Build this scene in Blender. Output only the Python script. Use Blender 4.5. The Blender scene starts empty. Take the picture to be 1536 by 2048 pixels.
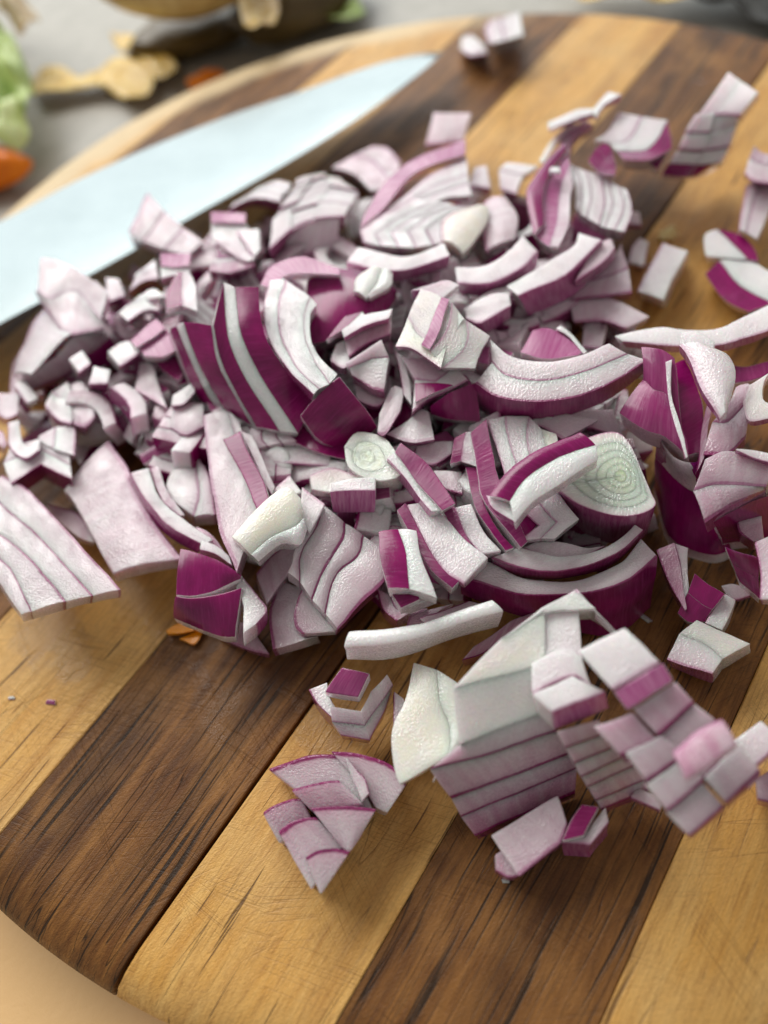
import bpy, math, random
from mathutils import Vector, Matrix, noise
rnd = random.Random(7)
sc = bpy.context.scene
COL = sc.collection
# ---------------------------------------------------------------- camera (1 unit = 1 cm; the board top is z = 0)
W, H, F = 1536.0, 2048.0, 1419.2
PITCH, ROLL, CAMH = math.radians(57.406), math.radians(-13.303), 12.097
FWD = Vector((0, math.cos(PITCH), -math.sin(PITCH)))
_U = Vector((0, math.sin(PITCH), math.cos(PITCH))); _R = Vector((1, 0, 0))
RGT = _R*math.cos(ROLL) + _U*math.sin(ROLL)
UPV = -_R*math.sin(ROLL) + _U*math.cos(ROLL)
EYE = Vector((0, 0, CAMH))
cam = bpy.data.cameras.new('camera'); cam_o = bpy.data.objects.new('camera', cam); COL.objects.link(cam_o)
cam_o.matrix_world = Matrix(((RGT.x, UPV.x, -FWD.x, 0), (RGT.y, UPV.y, -FWD.y, 0), (RGT.z, UPV.z, -FWD.z, CAMH), (0, 0, 0, 1)))
cam.sensor_fit = 'VERTICAL'; cam.sensor_height = 36; cam.lens = F/H*36
cam.clip_start = 0.1; cam.clip_end = 2000
cam.dof.use_dof = True; cam.dof.focus_distance = 11.5; cam.dof.aperture_fstop = 0.074
sc.camera = cam_o
# ---------------------------------------------------------------- light: a large window behind the board, an added lower light, a dim room
world = bpy.data.worlds.new('World'); sc.world = world; world.use_nodes = True
bg = world.node_tree.nodes['Background']; bg.inputs[0].default_value = (1.0, 0.95, 0.92, 1); bg.inputs[1].default_value = 0.25
def area(name, loc, aim, sx, sy, power, color):
    l = bpy.data.lights.new(name, 'AREA'); l.shape = 'RECTANGLE'; l.size = sx; l.size_y = sy; l.energy = power; l.color = color
    o = bpy.data.objects.new(name, l); COL.objects.link(o); o.location = loc
    d = Vector(aim) - Vector(loc); o.rotation_euler = d.to_track_quat('-Z', 'Y').to_euler(); return o
area('window_upper_light', (-38, 104, 100), (0, 12, 0), 150, 62, 172000, (1.0, 0.985, 0.95))
area('blade_reflection_light', (-6, 146, 52), (0, 12, 0), 210, 62, 60000, (0.90, 0.985, 1.0))  # dimmer lower light, added for the knife blade to reflect
sc.view_settings.view_transform = 'Standard'; sc.view_settings.look = 'None'; sc.view_settings.gamma = 1
sc.view_settings.exposure = 0.36; sc.view_settings.use_curve_mapping = False
try: sc.cycles.max_bounces = 8; sc.cycles.transmission_bounces = 4
except Exception: pass

def P(x, y, z):                                   # the place at height z that is seen at photo point (x, y)
    d = FWD + RGT*((x-W/2)/F) - UPV*((y-H/2)/F)
    return EYE + d*((z-CAMH)/d.z)
# ---------------------------------------------------------------- node helpers
class N:
    def __init__(s, name):
        s.m = bpy.data.materials.new(name); s.m.use_nodes = True; s.t = s.m.node_tree
        s.b = s.t.nodes['Principled BSDF']; s.out = s.t.nodes['Material Output']
    def n(s, typ, ins=None, **kw):
        nd = s.t.nodes.new(typ)
        for k, v in kw.items(): setattr(nd, k, v)
        for k, v in (ins or {}).items(): s.set(nd.inputs[k], v)
        return nd
    def set(s, inp, v):
        if isinstance(v, bpy.types.NodeSocket): s.t.links.new(v, inp)
        elif isinstance(v, tuple) and len(v) == 3 and inp.type == 'RGBA': inp.default_value = (*v, 1)
        else: inp.default_value = v
    def math(s, op, a, b=0.0, c=0.0, clamp=False):
        nd = s.n('ShaderNodeMath', {0: a, 1: b, 2: c}, operation=op); nd.use_clamp = clamp; return nd.outputs[0]
    def mix(s, f, a, b, mode='MIX'):
        nd = s.n('ShaderNodeMix', data_type='RGBA', blend_type=mode)
        s.set(nd.inputs[0], f); s.set(nd.inputs[6], a); s.set(nd.inputs[7], b); return nd.outputs[2]
    def ramp(s, f, stops, interp='LINEAR'):
        nd = s.n('ShaderNodeValToRGB', {0: f}); cr = nd.color_ramp; cr.interpolation = interp
        while len(cr.elements) < len(stops): cr.elements.new(0.5)
        for e, (p, c) in zip(cr.elements, stops):
            e.position = p; e.color = (c, c, c, 1) if not isinstance(c, tuple) else (*c, 1)
        return nd.outputs[0]
    def rng(s, f, a, b, c, d):
        return s.n('ShaderNodeMapRange', {0: f, 1: a, 2: b, 3: c, 4: d}).outputs[0]
    def scale(s, vec, sx, sy, sz, rot=0.0, loc=(0, 0, 0)):
        r = s.n('ShaderNodeMapping', {0: vec, 1: loc, 2: (0, 0, rot)}).outputs[0]
        return s.n('ShaderNodeVectorMath', {0: r, 1: (sx, sy, sz)}, operation='MULTIPLY').outputs[0]
    def noise(s, vec, sc_=1.0, det=3.0, rough=0.5, dist=0.0, out=0):
        return s.n('ShaderNodeTexNoise', {'Vector': vec, 'Scale': sc_, 'Detail': det, 'Roughness': rough, 'Distortion': dist}).outputs[out]
    def voro(s, vec, sc_=1.0, feature='F1', out=0, rnd_=1.0):
        return s.n('ShaderNodeTexVoronoi', {'Vector': vec, 'Scale': sc_, 'Randomness': rnd_}, feature=feature).outputs[out]
    def bump(s, h, st, dist, nrm=None):
        nd = s.n('ShaderNodeBump', {'Height': h, 'Strength': st, 'Distance': dist})
        if nrm: s.set(nd.inputs['Normal'], nrm)
        return nd.outputs[0]
    def p(s, **kw):
        for k, v in kw.items(): s.set(s.b.inputs[k.replace('_', ' ')], v)
        return s.m
# ---------------------------------------------------------------- materials
def mat_onion():
    m = N('onion')
    at = m.n('ShaderNodeAttribute', attribute_name='pig')
    sep = m.n('ShaderNodeSeparateColor', {0: at.outputs['Color']})
    t, tint, skn, core = sep.outputs[0], sep.outputs[1], sep.outputs[2], at.outputs['Alpha']
    uv = m.n('ShaderNodeUVMap', uv_map='uv').outputs[0]
    rn = m.n('ShaderNodeObjectInfo').outputs['Random']
    uvo = m.n('ShaderNodeVectorMath', {0: uv, 1: m.n('ShaderNodeCombineXYZ', {0: m.math('MULTIPLY', rn, 37.0), 1: m.math('MULTIPLY', rn, 91.0), 2: m.math('MULTIPLY', rn, 11.0)}).outputs[0]}, operation='ADD').outputs[0]
    streak = m.noise(m.scale(uvo, 26, 1.6, 1), 1, 4, .62, .25)
    streak2 = m.noise(m.scale(uvo, 70, 2.5, 1), 1, 2, .5, .1)
    big = m.noise(uvo, 1.6, 3, .55)
    mid = m.noise(uvo, 6.0, 3, .6)
    fine = m.noise(uvo, 38.0, 2, .6)
    cell = m.voro(uvo, 26.0)
    spot = m.noise(uvo, 2.6, 2, .5)
    deep = m.mix(m.rng(big, .3, .72, 0, 1), (0.28, 0.004, 0.118), (0.135, 0.002, 0.060))
    deep = m.mix(m.rng(streak, .50, .74, 0, .50), deep, (0.34, 0.018, 0.17))
    deep = m.mix(m.rng(streak2, .60, .78, 0, .28), deep, (0.46, 0.07, 0.28))
    pale = m.mix(m.rng(streak, .35, .7, 0, 1), (0.46, 0.10, 0.29), (0.66, 0.33, 0.50))
    skin = m.mix(m.math('POWER', skn, .9), pale, deep)
    white = m.mix(m.rng(mid, .3, .75, 0, 1), (0.90, 0.885, 0.87), (0.85, 0.82, 0.825))
    mauve = m.mix(m.rng(mid, .3, .7, .3, .7), (0.66, 0.40, 0.50), (0.52, 0.25, 0.37))
    tn = m.math('MULTIPLY', tint, m.rng(m.noise(m.scale(uvo, 7, .8, 1), 1, 3, .5), .3, .7, .65, 1.3), clamp=True)
    flesh = m.mix(tn, white, mauve)
    flesh = m.mix(core, flesh, m.mix(m.rng(mid, .3, .7, 0, 1), (0.86, 0.83, 0.42), (0.84, 0.84, 0.66)))
    tw = m.math('ADD', t, m.math('MULTIPLY', m.math('SUBTRACT', mid, .5), .07))
    line = m.ramp(tw, [(0.0, 1.0), (0.07, 1.0), (0.11, 0.40), (0.28, 0.22), (0.80, 0.04)])
    line = m.math('MULTIPLY', line, m.math('POWER', skn, .3), clamp=True)
    isw = m.math('LESS_THAN', t, 0.004)
    mask = m.math('MAXIMUM', isw, line)
    mask = m.math('MULTIPLY', mask, m.math('GREATER_THAN', skn, 0.01))
    col = m.mix(mask, flesh, skin)
    onskin = m.math('MULTIPLY', isw, m.math('GREATER_THAN', skn, 0.01))
    hf = m.math('ADD', m.math('MULTIPLY', fine, .6), m.math('MULTIPLY', cell, .8))
    hf = m.math('ADD', hf, m.math('MULTIPLY', mid, .05))
    hs = m.math('ADD', m.math('MULTIPLY', streak, .35), m.math('MULTIPLY', streak2, .16))
    h = m.n('ShaderNodeMix', {0: onskin, 2: hf, 3: hs}).outputs[0]
    h = m.math('MULTIPLY', h, m.math('SUBTRACT', 1.0, m.math('MULTIPLY', core, .75)))
    nrm = m.bump(h, m.n('ShaderNodeMix', {0: onskin, 2: m.rng(spot, .35, .70, .35, 1.0), 3: .5}).outputs[0], .020)
    ro_f = m.rng(fine, .35, .65, .10, .36)
    ro = m.n('ShaderNodeMix', {0: onskin, 2: ro_f, 3: .20}).outputs[0]
    ssw = m.n('ShaderNodeMix', {0: mask, 2: .85, 3: .15}).outputs[0]
    return m.p(Base_Color=col, Roughness=ro, Normal=nrm, Subsurface_Weight=ssw, Subsurface_Radius=(0.60, 0.36, 0.46), Subsurface_Scale=.55, Transmission_Weight=m.n('ShaderNodeMix', {0: mask, 2: .05, 3: .0}).outputs[0], IOR=1.38, Coat_Weight=m.n('ShaderNodeMix', {0: onskin, 2: .85, 3: .3}).outputs[0], Coat_Roughness=.12, Coat_Normal=nrm)
def wood(name, light):
    m = N(name)
    oc = m.n('ShaderNodeTexCoord').outputs['Object']
    rn = m.n('ShaderNodeObjectInfo').outputs['Random']
    v = m.n('ShaderNodeVectorMath', {0: oc, 1: m.n('ShaderNodeCombineXYZ', {0: m.math('MULTIPLY', rn, 53.0), 1: m.math('MULTIPLY', rn, 191.0), 2: 0.0}).outputs[0]}, operation='ADD').outputs[0]
    warp = m.noise(m.scale(v, .25, .10, .25), 1, 2, .5, out=1)
    wv = m.n('ShaderNodeVectorMath', {0: m.n('ShaderNodeVectorMath', {0: warp, 1: (.9, .9, 0)}, operation='MULTIPLY').outputs[0], 1: v}, operation='ADD').outputs[0]
    ring = m.noise(m.scale(wv, 1.1, .07, .5), 1, 5, .6, .6)
    grain = m.noise(m.scale(wv, 5.5, .30, 2), 1, 4, .62, .35)
    fib = m.noise(m.scale(v, 26, 1.6, 10), 1, 3, .65, .15)
    fuzz = m.noise(m.scale(v, 34, 12, 10, rot=.35), 1, 3, .65, .3)
    blot = m.noise(v, .5, 3, .55)
    # knife cuts: thin crossed scratches in several directions
    cuts = None
    for k, (ang, a, b, th) in enumerate(((.95, 9, .22, .70), (1.25, 11, .28, .72), (.55, 8, .25, .715), (-1.1, 10, .3, .735), (1.55, 12, .25, .73))):
        c = m.noise(m.scale(v, a, b, 1, rot=ang, loc=(k*7.3, k*3.1, 0)), 1, 1.5, .4, .12)
        rdg = m.math('ABSOLUTE', m.math('SUBTRACT', c, .5))
        band = m.math('SUBTRACT', 1.0, m.rng(rdg, 0.0, .020, 0, 1), clamp=True)
        gate = m.rng(m.noise(m.scale(v, .9, .5, 1, rot=ang, loc=(k*11.0, 5, 0)), 1, 1, .5), .52, .66, 0, 1)
        band = m.math('MULTIPLY', band, gate)
        cuts = band if cuts is None else m.math('MAXIMUM', cuts, band)
    # long dark checks and pores along the grain
    pn = m.noise(m.scale(wv, 13, .38, 1), 1, 2, .55, .4)
    pore = m.rng(pn, .665 if light else .57, .70 if light else .66, 0, 1)
    sp = m.noise(m.scale(wv, 3.4, .16, 1, loc=(3, 9, 0)), 1, 1.5, .5, .3)
    spl = m.math('SUBTRACT', 1.0, m.rng(m.math('ABSOLUTE', m.math('SUBTRACT', sp, .5)), 0, .010, 0, 1), clamp=True)
    spl = m.math('MULTIPLY', spl, m.rng(m.noise(m.scale(v, .8, .25, 1), 1, 1, .5), .50, .60, 0, 1))
    pore = m.math('MAXIMUM', pore, spl)
    if light:
        c = m.mix(m.rng(grain, .32, .70, 0, 1), (0.86, 0.515, 0.155), (0.73, 0.375, 0.080))
        c = m.mix(m.rng(ring, .45, .68, 0, .6), c, (0.42, 0.185, 0.042))
        c = m.mix(m.rng(blot, .45, .72, 0, .55), c, (0.76, 0.50, 0.20))
        c = m.mix(m.rng(fib, .48, .72, 0, .55), c, (0.36, 0.15, 0.035))
        c = m.mix(m.math('MULTIPLY', cuts, .30), c, (0.20, 0.080, 0.020))
        c = m.mix(m.math('MULTIPLY', pore, .8), c, (0.075, 0.030, 0.012))
    else:
        c = m.mix(m.rng(grain, .34, .66, 0, 1), (0.340, 0.150, 0.036), (0.150, 0.054, 0.012))
        c = m.mix(m.rng(ring, .45, .66, 0, .85), c, (0.060, 0.022, 0.007))
        c = m.mix(m.rng(blot, .5, .72, 0, .6), c, (0.44, 0.21, 0.058))
        c = m.mix(m.rng(fib, .48, .72, 0, .5), c, (0.030, 0.013, 0.006))
        c = m.mix(m.math('MULTIPLY', cuts, .30), c, (0.035, 0.016, 0.008))
        c = m.mix(m.math('MULTIPLY', pore, .9), c, (0.012, 0.007, 0.004))
    fz2 = m.noise(m.scale(v, 52, 20, 10, rot=.8), 1, 2, .6, .2)
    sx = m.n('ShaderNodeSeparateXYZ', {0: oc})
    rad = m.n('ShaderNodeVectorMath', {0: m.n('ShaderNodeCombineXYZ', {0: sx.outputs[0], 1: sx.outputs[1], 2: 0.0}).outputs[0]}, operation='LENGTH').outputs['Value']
    rim_sheen = m.math('MULTIPLY', m.rng(m.math('ADD', rad, m.math('MULTIPLY', blot, .8)), 13.7, 14.2, 0, 1), m.rng(sx.outputs[0], -9.0, -4.5, .9, 0))  # grazing sky sheen on the upper-left rim, put into the wood colour
    c = m.mix(rim_sheen, c, (0.82, 0.64, 0.38))
    h = m.math('ADD', m.math('MULTIPLY', fuzz, .9), m.math('MULTIPLY', fib, .5)); h = m.math('ADD', h, m.math('MULTIPLY', fz2, .5))
    h = m.math('SUBTRACT', h, m.math('MULTIPLY', cuts, .5))
    h = m.math('SUBTRACT', h, m.math('MULTIPLY', pore, .9))
    nrm = m.bump(h, .55, .022)
    c = m.mix(m.rng(fuzz, .38, .66, .0, .30), c, m.mix(.55, c, (0.05, 0.02, 0.006)))
    # juice that ran from the onion: darker, glossier patches round the pile
    pc = P(690, 930, 0)-Vector((0.17561*15, 0.86756*15, 0)); th_ = math.radians(45.6567)
    lc = (pc.x*math.cos(th_)-pc.y*math.sin(th_), pc.x*math.sin(th_)+pc.y*math.cos(th_), 1.7)
    dd = m.n('ShaderNodeVectorMath', {0: oc, 1: lc}, operation='DISTANCE').outputs['Value']
    wn = m.noise(oc, .75, 3, .5)
    wet = m.rng(m.math('ADD', wn, m.rng(dd, 4.0, 8.5, .12, -.22)), .50, .56, 0, 1)
    c = m.mix(m.math('MULTIPLY', wet, .38), c, m.mix(.5, c, (0.07, 0.025, 0.012)))
    rg = m.n('ShaderNodeMix', {0: wet, 2: m.rng(fuzz, .3, .7, .38, .56), 3: .16}).outputs[0]
    return m.p(Base_Color=c, Roughness=rg, Normal=nrm, IOR=1.45, Specular_IOR_Level=.5 if light else .36)
def plain(name, a, b, scale, rough=.5, bumpk=.2, sub=0.0, stretch=(1, 1, 1), coat=0.0, metal=0.0, det=4):
    m = N(name); oc = m.n('ShaderNodeTexCoord').outputs['Object']
    v = m.scale(oc, *stretch)
    f = m.noise(v, scale, det, .6); g = m.noise(v, scale*7, 2, .6)
    c = m.mix(m.rng(f, .3, .7, 0, 1), a, b)
    return m.p(Base_Color=c, Roughness=rough, Normal=m.bump(m.math('ADD', f, m.math('MULTIPLY', g, .4)), bumpk, .08), Subsurface_Weight=sub, Subsurface_Scale=.4, Subsurface_Radius=(.5, .3, .15), Coat_Weight=coat, Metallic=metal, Specular_IOR_Level=.25 if name in ('carrot', 'orange_pepper') else .5)
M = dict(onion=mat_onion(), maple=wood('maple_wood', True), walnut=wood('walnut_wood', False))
def mat_counter():
    m = N('speckled_counter'); oc = m.n('ShaderNodeTexCoord').outputs['Object']
    a = m.noise(oc, 1.1, 5, .65); b = m.noise(oc, 6, 3, .6); s = m.noise(oc, 13, 2, .5)
    c = m.mix(m.rng(a, .35, .65, 0, 1), (0.42, 0.395, 0.345), (0.33, 0.31, 0.265))
    c = m.mix(m.rng(b, .5, .7, 0, .5), c, (0.47, 0.45, 0.40))
    c = m.mix(m.rng(s, .62, .70, 0, .6), c, (0.16, 0.13, 0.10))
    # warm bounce light painted into the counter near the board's front left edge
    sx = m.n('ShaderNodeSeparateXYZ', {0: oc})
    d = m.n('ShaderNodeVectorMath', {0: oc, 1: tuple(P(40, 1990, -1.7).xy)+(-1.7,)}, operation='DISTANCE').outputs['Value']
    st = m.rng(m.math('ADD', d, m.math('MULTIPLY', a, 3.0)), 5.0, 9.0, .9, 0)
    c = m.mix(st, c, (0.92, 0.58, 0.25))
    return m.p(Base_Color=c, Roughness=.42, Normal=m.bump(b, .15, .05))
M['counter'] = mat_counter()
def mat_steel():
    m = N('brushed_steel'); oc = m.n('ShaderNodeTexCoord').outputs['Object']
    br = m.noise(m.scale(oc, 1.2, 70, 1), 1, 3, .6); sm = m.noise(oc, .5, 3, .6)
    c = m.mix(m.rng(sm, .35, .65, 0, 1), (0.345, 0.385, 0.39), (0.315, 0.355, 0.36))
    return m.p(Base_Color=c, Metallic=1.0, Roughness=m.rng(br, .3, .7, .15, .21), Normal=m.bump(br, .012, .004))
M['steel'] = mat_steel()
M['handle'] = plain('black_handle', (0.02, 0.02, 0.02), (0.03, 0.03, 0.03), 8, .4)
M['carrot'] = plain('carrot', (0.88, 0.25, 0.003), (0.75, 0.16, 0.002), 1.5, .35, .25, .0, coat=.2)
M['yolk'] = plain('orange_pepper', (0.88, 0.33, 0.002), (0.75, 0.24, 0.002), 3, .3, .2, .0, coat=.2)
M['peel'] = plain('yellow_peel', (0.78, 0.57, 0.17), (0.62, 0.38, 0.06), 1.4, .4, .5, .2)
M['leaf'] = plain('lettuce_leaf', (0.50, 0.62, 0.18), (0.20, 0.32, 0.07), 1.1, .4, .5, .25)
M['paleleaf'] = plain('pale_leaf', (0.72, 0.80, 0.42), (0.48, 0.60, 0.16), 1.6, .4, .5, .25)
M['bulb'] = plain('yellow_onion_skin', (0.68, 0.52, 0.22), (0.48, 0.30, 0.09), .7, .3, .3, .1, stretch=(3, 3, .4), coat=.3)
M['darkbulb'] = plain('brown_squash_skin', (0.13, 0.085, 0.022), (0.065, 0.042, 0.012), .7, .4, .4)
M['parch'] = plain('pale_peel', (0.66, 0.55, 0.36), (0.48, 0.36, 0.20), 1.3, .45, .5, .2)
M['dark'] = plain('charcoal_cloth', (0.030, 0.030, 0.026), (0.018, 0.018, 0.016), 3, .7, .4)
M['crumb'] = plain('yellow_crumb', (0.80, 0.68, 0.34), (0.66, 0.50, 0.18), 6, .4, .5, .3)
M['juice'] = None
# ---------------------------------------------------------------- object helpers
def link(name, verts, faces, mat, parent=None, loc=None, smooth=True, ang=35):
    me = bpy.data.meshes.new(name)
    if loc is None: loc = Vector((0, 0, 0))
    me.from_pydata([tuple(Vector(v)-loc) for v in verts], [], faces)
    me.update()
    if mat: me.materials.append(mat)
    if smooth:
        me.polygons.foreach_set('use_smooth', [True]*len(me.polygons))
        me.set_sharp_from_angle(angle=math.radians(ang))
    o = bpy.data.objects.new(name, me); COL.objects.link(o)
    if parent: o.parent = parent; o.location = loc - parent.location if isinstance(loc, Vector) else loc
    else: o.location = loc
    return o
def tag(o, label=None, cat=None, group=None, kind=None):
    for k, v in (('label', label), ('category', cat), ('group', group), ('kind', kind)):
        if v: o[k] = v
    return o
def empty(name, loc):
    o = bpy.data.objects.new(name, None); COL.objects.link(o); o.location = loc; o.empty_display_size = .3; return o
def cat_rom(pts, k):
    out = []
    n = len(pts)
    for i in range(n-1):
        p0 = pts[i-1] if i else pts[0]*2-pts[1]; p1, p2 = pts[i], pts[i+1]
        p3 = pts[i+2] if i+2 < n else pts[-1]*2-pts[-2]
        for j in range(k):
            t = j/k
            out.append(.5*((2*p1)+(p2-p0)*t+(2*p0-5*p1+4*p2-p3)*t*t+(3*p1-p0-3*p2+p3)*t**3))
    out.append(pts[-1]); return out
def lin(pts, k):
    out = []
    for a, b in zip(pts, pts[1:]):
        for j in range(k): out.append(a.lerp(b, j/k))
    out.append(pts[-1]); return out
TINT = dict(w=.08, n=.10, v=.34, m=.60, p=.9, s=.1, d=.1, g=.0, c=.12, q=.1)
def solid(name, U, V, ext, kind, sk, tint, bul, seed, parent, loc, core=0.0, amp=.022, tstart=0.0, bev=.03):
    """One layer: top face between curves U (skin side) and V, pushed along ext; carries pigment and uv."""
    m = len(U)
    S = (0, .09, .24, .5, .8, 1.0)
    ns, nk = len(S), 4
    top_skin = kind in 'sdq'
    idx, verts, arc = {}, [], [0.0]
    for i in range(1, m): arc.append(arc[-1] + ((U[i]+V[i])/2-(U[i-1]+V[i-1])/2).length)
    seedv = Vector((seed*3.17, seed*1.31, seed*.77))
    for i in range(m):
        e = ext[i] if isinstance(ext, list) else ext
        fi = i/(m-1)
        for j, s in enumerate(S):
            for k in range(nk):
                if 0 < i < m-1 and 0 < j < ns-1 and 0 < k < nk-1: continue
                p = U[i].lerp(V[i], s) + e*(k/(nk-1))
                if bul: p = p + Vector((0, 0, bul*(4*s*(1-s)*.6+4*fi*(1-fi)*.4)))*(1-k/(nk-1)*.6)
                nv = noise.noise_vector((p+seedv)*1.3)*amp*1.8 + noise.noise_vector((p+seedv)*4.5)*amp*.4
                idx[i, j, k] = len(verts); verts.append(p+nv)
    faces, cols, uvs = [], [], []
    wid = (U[m//2]-V[m//2]).length
    ext0 = ext[m//2] if isinstance(ext, list) else ext
    dep = ext0.length
    def add(q, reg):
        faces.append([idx[a] for a in q])
        for (i, j, k) in q:
            if reg in ('top', 'bot', 'end'):
                if top_skin and reg == 'top': t, a, b = 0.0, tint, sk
                elif top_skin: t, a, b = 0.6+.4*(k/(nk-1)), tint, sk*.5
                else: t, a, b = tstart + S[j]*(1-tstart), tint, sk
                if reg != 'top' or not top_skin:
                    if not top_skin: t = max(t, .006)
            elif reg == 'u':
                if top_skin: t, a, b = .12+.6*(k/(nk-1)), tint, sk
                else: t, a, b = 0.0, tint, sk
            else: t, a, b = 1.0, min(1, tint+.10), sk*.3
            cols.extend((t, a, b, core))
            if reg in ('top', 'bot'): uvs.extend((arc[i], S[j]*wid))
            elif reg == 'end': uvs.extend((S[j]*wid+5, k/(nk-1)*dep))
            else: uvs.extend((arc[i], k/(nk-1)*dep+3))
    for i in range(m-1):
        for j in range(ns-1):
            add([(i, j, 0), (i+1, j, 0), (i+1, j+1, 0), (i, j+1, 0)], 'top')
            add([(i, j, nk-1), (i, j+1, nk-1), (i+1, j+1, nk-1), (i+1, j, nk-1)], 'bot')
        for k in range(nk-1):
            add([(i, 0, k), (i, 0, k+1), (i+1, 0, k+1), (i+1, 0, k)], 'u')
            add([(i, ns-1, k), (i+1, ns-1, k), (i+1, ns-1, k+1), (i, ns-1, k+1)], 'v')
    for j in range(ns-1):
        for k in range(nk-1):
            add([(0, j, k), (0, j+1, k), (0, j+1, k+1), (0, j, k+1)], 'end')
            add([(m-1, j, k), (m-1, j, k+1), (m-1, j+1, k+1), (m-1, j+1, k)], 'end')
    # keep normals outward
    a, b, c = [verts[x] for x in faces[0][:3]]
    if (b-a).cross(c-a).dot(ext0) > 0:
        o_f = []
        o_c, o_u = [], []
        for fi_, f in enumerate(faces):
            o_f.append(f[::-1])
            cc = [cols[(fi_*4+q)*4:(fi_*4+q)*4+4] for q in range(4)][::-1]
            uu = [uvs[(fi_*4+q)*2:(fi_*4+q)*2+2] for q in range(4)][::-1]
            for x in cc: o_c.extend(x)
            for x in uu: o_u.extend(x)
        faces, cols, uvs = o_f, o_c, o_u
    o = link(name, verts, faces, M['onion'], parent, loc)
    me = o.data
    ca = me.color_attributes.new('pig', 'FLOAT_COLOR', 'CORNER'); ca.data.foreach_set('color', cols)
    uvl = me.uv_layers.new(name='uv'); uvl.data.foreach_set('uv', uvs)
    if bev:
        bm_ = o.modifiers.new('bevel', 'BEVEL'); bm_.width = bev; bm_.segments = 2; bm_.limit_method = 'ANGLE'; bm_.angle_limit = math.radians(50); bm_.use_clamp_overlap = True
    return o
ZN = {'a': (0, 780, 2.954), 'b': (280, 480, 2.954), 'c': (400, 820, 2.954), 'd': (720, 560, 2.477), 'e': (860, 800, 2.844),
      'f': (1180, 560, 3.793), 'g': (760, 1160, 1.979), 'h': (480, 1300, 2.954), 'i': (0, 480, 2.954), 'j': (420, 280, 2.954),
      'k': (900, 280, 2.415), 'm': (1250, 1000, 5.12), 'n': (1200, 0, 4.095), 'q': (0, 0, 2.0), 'r': (768, 0, 2.0), 's': (0, 150, 3.072), '.': (0, 0, 1.0)}
SEED = [0]
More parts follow.
